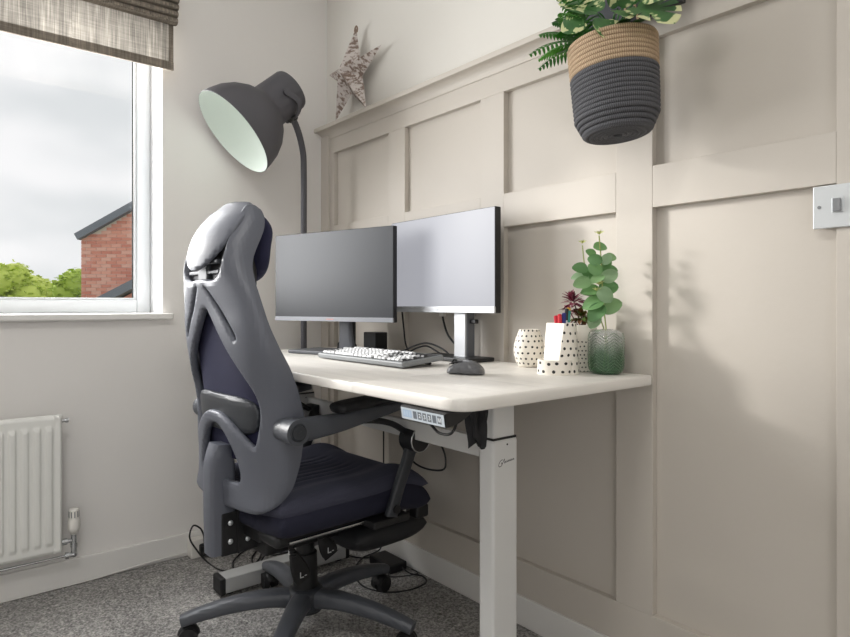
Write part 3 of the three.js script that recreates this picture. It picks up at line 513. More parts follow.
{
  const t = thing('computer_mouse', 'dark grey computer mouse right of the keyboard', 'mouse', [-0.352, DT, 1.30], 0.45); t.scale.setScalar(0.88);
  const R = []; const N = 22; for (let i = 0; i <= N; i++) { const s = i / N * 2 - 1, e = Math.sqrt(Math.max(0, 1 - s ** 4)), wd = 0.034 * e * (1 - 0.12 * Math.exp(-((s + 0.15) ** 2) / 0.08)), hh = 0.040 * Math.sqrt(Math.max(0, 1 - (s * 0.98) ** 2)) * (0.86 + 0.14 * Math.cos((s - 0.25) * 2.2)); const r = []; for (let k = 0; k < 28; k++) { const a = k / 28 * Math.PI * 2, c = Math.cos(a), n = Math.sin(a); r.push(V(Math.sign(c) * Math.abs(c) ** 0.8 * wd * (n < 0 ? 1 : 1), 0.0015 + (n > 0 ? hh * n ** 0.85 * 0.82 + 0.006 * e : 0.006 * e * (1 + n)), s * 0.056)); } R.push(r); }
  part('shell', loft(R.reverse()), M.mouse, t);
  part('button_panel', sweep([[0, 0.0325, 0.045], [0, 0.0385, 0.028], [0, 0.0405, 0.006]].map(([x, y, z]) => [x, y - 0.0042, -z]), (k) => [0.018, 0.0022, 2], V(0, 1, 0)), M.black, t);
  const wh = new THREE.TorusGeometry(0.007, 0.0032, 8, 20); wh.rotateY(Math.PI / 2); wh.translate(0, 0.033, -0.034); part('scroll_wheel', wh, M.kbBed, t);
}

// ------------------------------------------------------------------ office chair (own axes: +x forward, +z its right-hand side)
{
  const t = thing('office_chair', 'grey high-backed ergonomic office chair with dark navy seat at the desk', 'chair', [-0.52, 0, 0.76], 0.0524);
  const YF = [0.42, 0.44, 0.485, 0.555, 0.636, 0.67, 0.734, 0.805, 0.834, 0.908, 0.967, 1.018, 1.064, 1.103, 1.14, 1.171, 1.2, 1.225];
  const XF = [-0.22, -0.214, -0.166, -0.147, -0.135, -0.135, -0.151, -0.178, -0.197, -0.228, -0.238, -0.243, -0.24, -0.225, -0.205, -0.193, -0.195, -0.205];
  const ZW = [0.19, 0.2, 0.22, 0.23, 0.23, 0.23, 0.23, 0.23, 0.228, 0.215, 0.195, 0.17, 0.148, 0.142, 0.138, 0.134, 0.126, 0.105];
  const YC = [0.42, 0.55, 0.65, 0.75, 0.85, 0.95, 1.02, 1.067, 1.116, 1.187, 1.225], XC = [-0.245, -0.25, -0.262, -0.272, -0.281, -0.287, -0.302, -0.315, -0.306, -0.262, -0.24];
  const DEG = Math.PI / 180, K = 0.0042;
  const back = (off) => (th, y) => { const f = smoothT(y, YF, XF, 0.02), z = smoothT(y, YF, ZW, 0.02), c = smoothT(y, YC, XC, 0.02), a = th * DEG, cs = Math.max(0, Math.cos(a)), sn = Math.sin(a), e = 2 / 2.6; return V(f - (f - c) * cs ** e + off, y, z * Math.sign(sn) * Math.abs(sn) ** e); };
  const sym = (P) => [...P, ...P.filter(([a]) => a > 0.01).reverse().map(([a, y]) => [-a, y])].map(([a, y]) => [a * K, y]);
  const outline = smoothPoly(sym([[0, 0.42], [30, 0.425], [60, 0.428], [88, 0.44], [96, 0.47], [96, 1.19], [88, 1.222], [66, 1.226], [50, 1.205], [47, 1.15], [49, 1.09], [40, 1.045], [20, 1.022], [0, 1.03]]), 2);
  const holes = [
    smoothPoly(sym([[0, 0.957], [4, 0.93], [15, 0.872], [27, 0.82], [42, 0.762], [49, 0.73], [51, 0.69], [48, 0.65], [43, 0.60], [40, 0.598], [24, 0.632], [12, 0.662], [0, 0.68]]), 2),
    smoothPoly(sym([[0, 0.648], [8, 0.625], [18, 0.572], [25, 0.52], [24, 0.496], [0, 0.492]]), 2),
    ...[1, -1].map((s) => smoothPoly([[3, 1.008], [6, 1.01], [37, 0.885], [36.5, 0.872], [33, 0.872]].map(([a, y]) => [s * a * K, y]), 2)),
  ];
  const sdf = (th, y) => { const x = th * K; let d = polyDist(x, y, outline); for (const h of holes) d = Math.min(d, -polyDist(x, y, h)); return d; };
  part('back_frame', sheet(sdf, [-90, 90], [0.415, 1.235], 190, 210, back(0), 0.022, 0.012), M.chairGrey, t);
  const meshOut = smoothPoly(sym([[0, 0.54], [50, 0.56], [64, 0.62], [62, 0.75], [40, 0.88], [16, 0.99], [0, 1.0]]), 2);
  part('back_mesh', sheet((th, y) => polyDist(th * K, y, meshOut), [-66, 66], [0.53, 1.01], 50, 60, back(0.02), 0.004, 0.004), M.mesh, t, 'dark navy mesh backrest fabric');
  const lumb = smoothPoly(sym([[0, 0.722], [24, 0.72], [40, 0.708], [45, 0.68], [40, 0.635], [24, 0.62], [0, 0.62]]), 2);
  part('lumbar_pad', sheet((th, y) => polyDist(th * K, y, lumb), [-52, 52], [0.6, 0.745], 60, 40, back(0.016), 0.022, 0.02), M.chairDark, t);
  { // headrest: pale rear shell, adjusting bar, dark cushion
    const YS = [1.04, 1.10, 1.145, 1.194, 1.222, 1.24], XS = [-0.322, -0.32, -0.306, -0.272, -0.238, -0.212], hd = new THREE.Group(); hd.name = 'headrest'; t.add(hd);
    const sh = (w, y) => V(smoothT(y, YS, XS, 0.02) + 0.035 * w * w, y, 0.122 * w);
    const oh = smoothPoly([[0, 1.045], [0.06, 1.06], [0.11, 1.095], [0.136, 1.14], [0.138, 1.2], [0.11, 1.232], [0.05, 1.238], [0, 1.24], [-0.05, 1.238], [-0.11, 1.232], [-0.138, 1.2], [-0.136, 1.14], [-0.11, 1.095], [-0.06, 1.06]], 2);
    part('rear_shell', sheet((w, y) => polyDist(w * 0.135, y, oh), [-1.03, 1.03], [1.035, 1.245], 60, 60, sh, 0.012, 0.008), M.chairGrey, hd);
    part('headrest_core', box(-0.29, -0.19, 1.0, 1.15, -0.1, 0.1, 0.015), M.black, hd);
    part('slider_bar', merge([box(-0.300, -0.276, 1.040, 1.052, -0.095, 0.095, 0.004), box(-0.304, -0.28, 1.066, 1.078, -0.095, 0.095, 0.004), box(-0.302, -0.284, 0.985, 1.08, -0.03, 0.03, 0.006)]), M.chairDark, hd);
    const g = new THREE.SphereGeometry(1, 40, 28), p = g.attributes.position; for (let i = 0; i < p.count; i++) { const q = (v, e) => Math.sign(v) * Math.abs(v) ** e, y = q(p.getY(i), 0.8), z = q(p.getZ(i), 0.75); p.setXYZ(i, -0.186 + 0.042 * p.getX(i) + 0.018 * Math.exp(-((y - 0.45) ** 2) / 0.2) - 0.012 * y, 1.124 + 0.103 * y, 0.122 * z); }
    g.computeVertexNormals(); part('cushion', boxUV(g), M.mesh, hd, 'dark navy headrest cushion');
  }
  // spine and tilt bracket
  part('spine', sweep([[-0.25, 0.584, 0], [-0.254, 0.54, 0], [-0.255, 0.42, 0], [-0.252, 0.29, 0]], (k) => [0.03, 0.024 + 0.012 * Math.min(1, k * 2.5), 6], V(1, 0, 0)), M.chairGrey, t);
  const br = part('tilt_bracket', merge([box(-0.262, -0.135, 0.285, 0.40, -0.033, 0.033, 0.004), box(-0.2, -0.15, 0.33, 0.41, -0.12, 0.12, 0.006), box(-0.218, -0.212, 0.285, 0.4, -0.036, 0.036, 0.001)]), M.black, t);
  for (const [x, y] of [[-0.238, 0.372], [-0.188, 0.366], [-0.238, 0.322], [-0.188, 0.318]]) { const g = new THREE.SphereGeometry(0.0075, 16, 10, 0, Math.PI * 2, 0, Math.PI / 2); g.scale(1, 0.6, 1); g.rotateX(Math.PI / 2); g.translate(x, y, 0.0335); part('bolt', g, M.brushed, br); }
  // seat
  const chan = (v) => { const k = Math.abs(v) * 0.25 / 0.034; return Math.exp(-(((k % 1) - 0.5) ** 2) / 0.01); };
  const top = (u, v) => { const a = Math.abs(v), f = Math.max(0, (u - 0.45) / 0.55), inside = THREE.MathUtils.smoothstep(0.62 - a, 0, 0.12) * THREE.MathUtils.smoothstep(0.42 - u, 0, 0.15); return 0.462 + 0.012 * THREE.MathUtils.smoothstep(a, 0.5, 0.8) + 0.014 * Math.exp(-((u - 0.55) ** 2) / 0.06) - 0.045 * f * f - 0.008 * inside * chan(v) - 0.010 * THREE.MathUtils.smoothstep(-u, 0.3, 1); };
  const bot = (u, v) => 0.362 - 0.02 * THREE.MathUtils.smoothstep(u, 0.3, 0.9) - 0.006 * Math.cos(v * 1.5);
  part('seat_cushion', T(cushion(0.268, 0.243, top, () => 0.40, 70, 110, 14), 0.057, 0, 0), M.seat, t);
  part('seat_side', T(cushion(0.272, 0.25, (u, v) => top(u, v) - 0.034, bot, 50, 50, 18), 0.057, 0, 0), M.seatSide, t, 'dark navy seat border');
  part('seat_pan', box(-0.2, 0.26, 0.335, 0.37, -0.21, 0.21, 0.015), M.black, t);
  part('mechanism', merge([box(-0.16, 0.16, 0.27, 0.336, -0.08, 0.08, 0.01), box(-0.03, 0.2, 0.262, 0.3, -0.055, 0.055, 0.01)]), M.black, t);
  for (const s of [1, -1]) part('slide_rail', cyl([-0.17, 0.352, s * 0.222], [0.22, 0.352, s * 0.222], 0.0045), M.chrome, t);
  // footrest folded under the seat
  part('footrest', T(cushion(0.145, 0.18, () => 0.325, () => 0.213, 24, 24, 4), 0.222, 0, 0), M.armPad, t, 'black padded footrest tucked under the seat');
  for (const s of [1, -1]) part('footrest_hinge', box(0.27, 0.32, 0.31, 0.35, s * 0.2 - 0.02, s * 0.2 + 0.02, 0.008), M.black, t);
  // levers with ribbed stalks and paddles
  for (const [a, m, b, z] of [[[-0.115, 0.335], [-0.10, 0.275], [-0.072, 0.21], 0.125], [[-0.01, 0.335], [0.006, 0.29], [0.035, 0.243], 0.1]]) {
    const ribs = []; for (let k = 0; k <= 8; k++) { const q = k / 8, x = a[0] + (m[0] - a[0]) * q, y = a[1] + (m[1] - a[1]) * q, g = new THREE.TorusGeometry(0.0062, 0.0032, 6, 14); g.rotateX(Math.PI / 2); g.translate(x, y, z); ribs.push(g); } ribs.push(cyl([a[0], a[1], z], [m[0], m[1], z], 0.006));
    const st = part('lever_stalk', merge(ribs), M.black, t);
    part('lever_paddle', sweep([[m[0], m[1] + 0.004, z], [(m[0] + b[0]) / 2, (m[1] + b[1]) / 2, z], [b[0], b[1], z], [b[0] + 0.006, b[1] - 0.014, z]], (k) => [0.012 + 0.015 * Math.sin(Math.min(1, k * 1.15) * 2.2), 0.007 - 0.003 * k, 3], V(0, 0, 1)), M.black, st);
    part('lever_symbol', merge([box(b[0] - 0.010, b[0] - 0.0075, b[1] - 0.002, b[1] + 0.014, z + 0.0055, z + 0.0068), box(b[0] - 0.010, b[0] + 0.002, b[1] - 0.002, b[1] + 0.0005, z + 0.0055, z + 0.0068), box(b[0] + 0.005, b[0] + 0.011, b[1] + 0.001, b[1] + 0.003, z + 0.0052, z + 0.0066)]), M.key, st);
  }
  // arms
  for (const s of [1, -1]) {
    const z = s > 0 ? 0.268 : -0.25, po = s > 0 ? 0 : 0.026, arm = new THREE.Group(); arm.name = 'armrest'; t.add(arm);
    part('pivot', merge([cyl([-0.186, 0.647, s * 0.222], [-0.186, 0.647, s * (0.252 - po)], 0.03, 0.03, 36), cyl([-0.186, 0.647, s * (0.256 - po)], [-0.186, 0.647, s * (0.296 - po)], 0.032, 0.032, 36), cyl([-0.186, 0.647, s * (0.25 - po)], [-0.186, 0.647, s * (0.258 - po)], 0.025, 0.025, 36)]), M.chairArm, arm);
    part('pivot_cap', merge([new THREE.TorusGeometry(0.0205, 0.0025, 8, 36).translate(-0.186, 0.647, s * (0.2965 - po)), cyl([-0.186, 0.647, s * (0.295 - po)], [-0.186, 0.647, s * (0.2995 - po)], 0.019, 0.018, 32), cyl([-0.186, 0.647, s * (0.298 - po)], [-0.186, 0.647, s * (0.301 - po)], 0.007, 0.006, 20)]), M.chairDark, arm);
    part('arm_bar', sweep([[-0.19, 0.647, z], [-0.13, 0.648, z], [-0.05, 0.652, z], [0.04, 0.663, z], [0.12, 0.672, z], [0.185, 0.680, z]], (k) => [0.016, 0.033 - 0.019 * Math.min(1, k * 1.1), 4], V(0, 1, 0), 30), M.chairArm, arm);
    part('arm_pad', sweep([[-0.062, 0.684, z], [-0.045, 0.69, z], [0.02, 0.696, z], [0.1, 0.70, z], [0.2, 0.70, z], [0.232, 0.697, z]], (k) => { const e = Math.sqrt(Math.max(0.02, 1 - Math.abs(2 * k - 1) ** 8)); return [0.036 * e, 0.014 * e, 3]; }, V(0, 1, 0), 40), M.armPad, arm);
    part('arm_link', sweep([[-0.11, 0.632, z - s * 0.004], [-0.037, 0.646, z - s * 0.004], [0.045, 0.645, z - s * 0.004], [0.133, 0.625, z - s * 0.004], [0.2, 0.585, z - s * 0.004]], () => [0.008, 0.0085, 3], V(0, 1, 0), 30), M.armPad, arm);
    const jt = part('front_joint', cyl([0.209, 0.574, z - s * 0.018], [0.209, 0.574, z + s * 0.036], 0.037, 0.037, 40), M.armPad, arm);
    part('joint_ring', new THREE.TorusGeometry(0.0355, 0.0026, 8, 40).translate(0.209, 0.574, z + s * 0.0358), M.chrome, jt);
    part('strut', sweep([[0.207, 0.565, z], [0.192, 0.52, z], [0.16, 0.45, z], [0.132, 0.38, z], [0.128, 0.365, z]], (k) => [0.021 - 0.004 * Math.sin(k * 3), 0.011, 4], V(0, 0, 1), 30), M.chairDark, arm);
    part('strut_bracket', merge([cyl([0.14, 0.385, s * 0.215], [0.14, 0.385, z + s * 0.016], 0.012, 0.012, 24), box(0.07, 0.2, 0.338, 0.36, Math.min(s * 0.19, z), Math.max(s * 0.19, z), 0.005)]), M.black, arm);
  }
  // gas column and five-star base on twin-wheel casters
  const hz = 0.025; part('column', merge([cyl([0, 0.07, hz], [0, 0.23, hz], 0.038, 0.034), cyl([0, 0.22, hz], [0, 0.29, hz], 0.027, 0.027)]), M.black, t);
  const base = part('base_hub', lathe([[0, 0.062], [0.05, 0.062], [0.056, 0.075], [0.056, 0.112], [0.05, 0.124], [0.036, 0.13], [0, 0.13]]).translate(0, 0, hz), M.chairDark, t);
  for (let k = 0; k < 5; k++) {
    const a = (-8 + 72 * k) * DEG, d = V(Math.cos(a), 0, Math.sin(a)), P = (r, y) => [d.x * r, y, hz + d.z * r];
    part('base_leg', sweep([P(0.03, 0.098), P(0.1, 0.104), P(0.2, 0.098), P(0.29, 0.082), P(0.345, 0.068)], (q) => [0.031 - 0.011 * q, 0.026 - 0.011 * q, 3.2], V(0, 1, 0), 24, 24), M.chairArm, t);
    const c = part('caster', (() => { const g = [], o = P(0.325, 0); const ax = V(-d.z, 0, d.x); const A = (w) => [o[0] + ax.x * w, 0.027, o[2] + ax.z * w]; for (const w of [-1, 1]) g.push(cyl(A(w * 0.006), A(w * 0.024), 0.0265, 0.0245, 28)); g.push(cyl([o[0], 0.03, o[2]], [o[0], 0.07, o[2]], 0.0065)); return merge(g); })(), M.black, t);
    const hood = new THREE.SphereGeometry(0.0295, 24, 12, 0, Math.PI * 2, 0, Math.PI * 0.48); hood.scale(1.05, 1, 0.86); hood.rotateY(-a); hood.translate(P(0.325, 0)[0], 0.028, P(0.325, 0)[2]); part('caster_hood', hood, M.black, c);
  }
}

// ------------------------------------------------------------------ pots, pens and stems at the desk's end
const dotTex = canvasTex(512, 512, (c, w, h) => { c.fillStyle = '#ebe5da'; c.fillRect(0, 0, w, h); c.fillStyle = '#22211f'; const r = mulberry(5); for (let j = 0; j < 4; j++) for (let i = 0; i < 4; i++) { const x = (i + (j % 2 ? 0.75 : 0.25)) * 128 % 512 + (r() - 0.5) * 26, y = (j + 0.5) * 128 + (r() - 0.5) * 26; c.beginPath(); c.ellipse(x, y, 23 + r() * 6, 21 + r() * 5, r() * 3, 0, 7); c.fill(); } });
const ceramicDots = (rep) => { const m = dotTex.clone(); m.repeat.set(rep, rep); m.needsUpdate = true; return std({ map: m, roughness: 0.55 }); };
const ceramicPlain = std({ color: 0xebe5da, roughness: 0.55 });
function latheMetric(pts, n = 64) { const g = lathe(pts, n), p = g.attributes.position, uv = g.attributes.uv, L = [0]; for (let i = 1; i < pts.length; i++) L.push(L[i - 1] + Math.hypot(pts[i][0] - pts[i - 1][0], pts[i][1] - pts[i - 1][1])); const R = Math.max(...pts.map((q) => q[0])), C = Math.round(2 * Math.PI * R / 0.064) * 0.064; for (let i = 0; i < p.count; i++) uv.setXY(i, uv.getX(i) * C, L[i % pts.length]); return g; }
{
  const v = thing('dotted_vase', 'round white vase with small black dots left of the pen holder', 'vase', [-0.082, DT, 1.272]);
  part('body', latheMetric([[0, 0], [0.026, 0], [0.031, 0.003], [0.038, 0.018], [0.0435, 0.04], [0.0425, 0.06], [0.036, 0.084], [0.0305, 0.097], [0.0295, 0.104], [0.028, 0.105], [0.026, 0.103], [0.027, 0.096], [0.033, 0.08], [0.037, 0.05], [0.03, 0.012], [0, 0.01]]), ceramicDots(1 / 0.064), v);
  const p = thing('dotted_plant_pot', 'white black-dotted pot of burgundy sprigs behind the pen holder', 'plant pot', [-0.058, DT, 1.43]);
  part('body', latheMetric([[0, 0], [0.034, 0], [0.037, 0.003], [0.0385, 0.075], [0.0385, 0.082]]), ceramicDots(1.5 / 0.064), p);
  part('rim_band', lathe([[0.0385, 0.082], [0.0395, 0.085], [0.0395, 0.118], [0.038, 0.121], [0.035, 0.12], [0.034, 0.105], [0, 0.104]]), ceramicPlain, p);
  part('soil', lathe([[0.034, 0.104], [0.02, 0.112], [0, 0.114]]), std({ color: 0x3d3027, roughness: 1 }), p);
}
{ // pen holder: tall cup with a flat cut face and a round tray in front
  const t = thing('pen_holder', 'white black-dotted pen holder with flat cut face and front tray', 'pen holder', [-0.150, DT, 1.437], -0.16);
  const ev = new Evaluator(), B = (g) => { const b = new Brush(g); b.updateMatrixWorld(); return b; }, strip = (g) => g;
  const cup = B(new THREE.CylinderGeometry(0.038, 0.0455, 0.127, 64).translate(0, 0.0635, 0)), hole = B(new THREE.CylinderGeometry(0.024, 0.024, 0.12, 40).translate(0.008, 0.08, 0));
  const cutG = new THREE.BoxGeometry(0.06, 0.2, 0.2).translate(-0.03, 0.1, 0); cutG.rotateZ(-0.14); cutG.translate(-0.0335, 0.030, 0); const cut = B(cutG);
  const tray = B(new THREE.CylinderGeometry(0.0455, 0.046, 0.036, 64).translate(-0.018, 0.018, 0)), trayIn = B(new THREE.CylinderGeometry(0.0405, 0.0405, 0.04, 48).translate(-0.018, 0.029, 0));
  let c = ev.evaluate(ev.evaluate(cup, cut, SUBTRACTION), hole, SUBTRACTION), r = ev.evaluate(tray, trayIn, SUBTRACTION), u = ev.evaluate(c, r, ADDITION);
  let g = u.geometry.index ? u.geometry.toNonIndexed() : u.geometry; g.clearGroups(); const P = g.attributes.position, N = g.attributes.normal, uv = new Float32Array(P.count * 2);
  for (let i = 0; i < P.count; i += 3) {
    const cx = (P.getX(i) + P.getX(i + 1) + P.getX(i + 2)) / 3, cz = (P.getZ(i) + P.getZ(i + 1) + P.getZ(i + 2)) / 3, cy = (P.getY(i) + P.getY(i + 1) + P.getY(i + 2)) / 3, nx = N.getX(i) + N.getX(i + 1) + N.getX(i + 2), nz = N.getZ(i) + N.getZ(i + 1) + N.getZ(i + 2), ny = (N.getY(i) + N.getY(i + 1) + N.getY(i + 2)) / 3;
    const outer = Math.abs(ny) < 0.5 && (cx * nx + cz * nz) > 0 && (cy < 0.036 || Math.hypot(cx, cz) > 0.0352);
    for (let k = i; k < i + 3; k++) { if (outer) { let a = Math.atan2(P.getZ(k), P.getX(k) + 0.006); if (Math.atan2(cz, cx + 0.006) > 2 && a < 0) a += 2 * Math.PI; if (Math.atan2(cz, cx + 0.006) < -2 && a > 0) a -= 2 * Math.PI; uv[2 * k] = a * 0.045 / 0.075 + 0.13; uv[2 * k + 1] = P.getY(k) / 0.075; } else { uv[2 * k] = 0.0; uv[2 * k + 1] = 0.0; } }
  }
  const g2 = new THREE.BufferGeometry(); g2.setAttribute('position', P); g2.setAttribute('normal', N); g2.setAttribute('uv', new THREE.BufferAttribute(uv, 2)); part('body', g2, ceramicDots(1), t);
}
{
  const pens = [['red', 0xc3283a, 0.146, -0.006, -0.013], ['scarlet', 0xd2353f, 0.150, -0.007, 0.002], ['blue', 0x2b2f7a, 0.153, 0.004, 0.006], ['black', 0x1c1f24, 0.164, 0.012, 0.008], ['teal', 0x2c8a80, 0.159, 0.017, 0.010], ['yellow', 0xc99a3e, 0.166, 0.024, 0.003]];
  const ll = ['red-capped pen nearest the left in the pen holder', 'scarlet-capped pen, second from the left in the holder', 'blue pen in the middle of the dotted pen holder', 'black pen standing tallest in the dotted pen holder', 'teal pen with pale clip in the dotted holder', 'yellow pencil at the right of the dotted holder'];
  pens.forEach(([n, col, h, dx, dz], i) => { const c = Math.cos(0.16), s = Math.sin(0.16), bx = 0.008 + (dx - 0.008) * 0.4, bz = dz * 0.4, W = (x, z) => [-0.150 + x * c - z * s, 1.437 + x * s + z * c]; const [x0, z0] = W(bx, bz), [x1, z1] = W(dx, dz); const t = thing('pen', ll[i], 'pen', [x0, DT + 0.0215, z0], 0, 'pens in the dotted holder'); const X = x1 - x0, Z = z1 - z0, H = h - 0.0215, f = H - 0.03; const at = (y) => [X * y / H, y, Z * y / H]; part('barrel', cyl(at(0), at(f), 0.0042), i === 5 ? std({ color: col, roughness: 0.5 }) : std({ color: 0xe3e3e0, roughness: 0.4 }), t); part('cap', merge([cyl(at(f), at(H - 0.002), 0.0052), cyl(at(H - 0.002), at(H), 0.0052, 0.0035)]), std({ color: col, roughness: 0.35 }), t); });
}
function leafGeo(L, W, fold = 0.25, bend = 0.2, tip = 1, round = 0.75) { // leaf along +x, facing +y
  const nx = 9, nz = 4, pos = [], idx = [], uv = [];
  for (let i = 0; i <= nx; i++) for (let j = 0; j <= nz; j++) { const s = i / nx, v = j / nz * 2 - 1, w = W * Math.sin(Math.PI * Math.min(1, s ** (0.75 * tip) * 0.98 + 0.01)) ** round; pos.push(L * s, Math.abs(v) * w * fold * 0.5 - bend * L * s * s + 0.0, v * w * 0.5); uv.push(s, j / nz); }
  for (let i = 0; i < nx; i++) for (let j = 0; j < nz; j++) { const a = i * (nz + 1) + j, b = a + 1, c = a + nz + 1, d = c + 1; idx.push(a, b, c, b, d, c); }
  const g = new THREE.BufferGeometry(); g.setAttribute('position', new THREE.Float32BufferAttribute(pos, 3)); g.setAttribute('uv', new THREE.Float32BufferAttribute(uv, 2)); g.setIndex(idx); g.computeVertexNormals(); return g;
}
function orient(m, p, dir, nor) { const x = dir.clone().normalize(), z = x.clone().cross(nor).normalize(), y = z.clone().cross(x); m.matrix.makeBasis(x, y, z).setPosition(p); m.matrix.decompose(m.position, m.quaternion, m.scale); return m; }
const leafMat = (c, tr = 0.25) => phys({ color: c, roughness: 0.55, transmission: tr, thickness: 0, side: THREE.DoubleSide });
const RT = V(0.772, 0, 0.636), UPV = V(0, 1, 0), TO = V(-0.636, 0, 0.772);
{ // burgundy sprigs in the dotted pot: parts of that potted plant
  const t = scene.getObjectByName('dotted_plant_pot'), r = mulberry(31), red = [leafMat(0x7c2740, 0.15), leafMat(0x5e1f33, 0.15), leafMat(0x94405a, 0.15)], brn = [leafMat(0x6d6a33, 0.15), leafMat(0x7c5534, 0.15), leafMat(0x56702f, 0.15)];
  const gA = leafGeo(0.026, 0.009, 0.4, 0.25, 1), gB = leafGeo(0.024, 0.013, 0.4, 0.3, 1);
  for (const [cx, cy, n, R, g, ms] of [[-0.02, 0.178, 34, 0.022, gA, red], [-0.032, 0.158, 12, 0.016, gA, red], [0.0, 0.138, 30, 0.022, gB, brn], [0.012, 0.125, 16, 0.02, gB, brn]]) for (let k = 0; k < n; k++) { const d = V(r() - 0.5, r() * 0.9 - 0.25, r() - 0.5).normalize(), p = V(0, cy, 0).addScaledVector(RT, cx).addScaledVector(d, R * (0.2 + 0.5 * r())); orient(part('leaf', g, ms[k % 3], t), p, d, V(r() - 0.5, 1, r() - 0.5).normalize()); }
  part('stem', merge([tube([[0, 0.105, 0], [-0.006, 0.14, -0.004], [-0.016, 0.185, -0.012]], 0.0016), tube([[0.004, 0.105, 0], [0.004, 0.125, 0.0], [0.0, 0.145, 0]], 0.0016), tube([[-0.004, 0.105, 0.004], [-0.018, 0.14, -0.012], [-0.026, 0.165, -0.02]], 0.0014)]), red[1], t);
}
{ // ribbed glass vase, clear at the shoulder and dyed green below
  const t = thing('glass_vase', 'green and clear chevron-ribbed glass vase at the desk end', 'vase', [-0.07, DT, 1.515]);
  const prof = [[0.0005, 0.0], [0.028, 0.0], [0.037, 0.003], [0.0425, 0.012], [0.044, 0.03], [0.044, 0.085], [0.0425, 0.097], [0.036, 0.107], [0.026, 0.1105], [0.0215, 0.1115], [0.0185, 0.1105], [0.019, 0.108], [0.034, 0.1035], [0.040, 0.095], [0.0412, 0.085], [0.0412, 0.03], [0.0395, 0.014], [0.033, 0.009], [0.0005, 0.008]];
  const c = new THREE.CatmullRomCurve3(prof.map(([r, y]) => V(r, y, 0)), false, 'catmullrom', 0.2), pts = c.getSpacedPoints(150), g = new THREE.LatheGeometry(pts.map((p) => new THREE.Vector2(Math.max(0.0004, p.x), p.y)), 160), P = g.attributes.position, col = new Float32Array(P.count * 3);
  for (let i = 0; i < P.count; i++) {
    const x = P.getX(i), y = P.getY(i), z = P.getZ(i), r = Math.hypot(x, z), a = Math.atan2(z, x);
    if (r > 0.0416 && y > 0.008 && y < 0.104) { const tri = Math.abs(((a / (2 * Math.PI) * 6 + 6.25) % 1) - 0.5) * 2, k = 0.0004 * Math.max(0, Math.sin((y / 0.0062 + tri * 4.2) * Math.PI * 2)) * Math.min(1, (y - 0.008) / 0.01, (0.104 - y) / 0.01); P.setX(i, x * (1 + k / r)); P.setZ(i, z * (1 + k / r)); }
    const q = THREE.MathUtils.smoothstep(y + 0.006 * Math.sin(a * 5) * Math.sin(y * 90), 0.035, 0.09); col.set([0.17 + 0.72 * q, 0.38 + 0.52 * q, 0.20 + 0.69 * q], i * 3);
  }
  g.setAttribute('color', new THREE.BufferAttribute(col, 3)); g.computeVertexNormals();
  const zig = []; for (let k = 0; k < 12; k++) { const Z = []; for (let i = 0; i < 144; i++) { const a = i / 144 * Math.PI * 2, tri = Math.abs((i / 24) % 1 - 0.5) * 2, y = 0.006 + k * 0.0076 + tri * 0.016; if (y < 0.004 || y > 0.104) { continue; } const R = y > 0.086 ? 0.044 - 0.0000 - (y - 0.086) ** 2 * 12 : y < 0.03 ? 0.044 - (0.03 - y) ** 2 * 6 : 0.044; Z.push([R * Math.cos(a), y, R * Math.sin(a)]); } zig.push(tube(Z, 0.0007, Z.length * 2, 5, true)); }
  part('chevron_ribs', merge(zig), phys({ color: 0x9fb89a, roughness: 0.15, transmission: 0.6, thickness: 0 }), t);
  part('body', g, phys({ color: 0xffffff, vertexColors: true, roughness: 0.12, transmission: 0.8, thickness: 0.003, ior: 1.45 }), t);
}
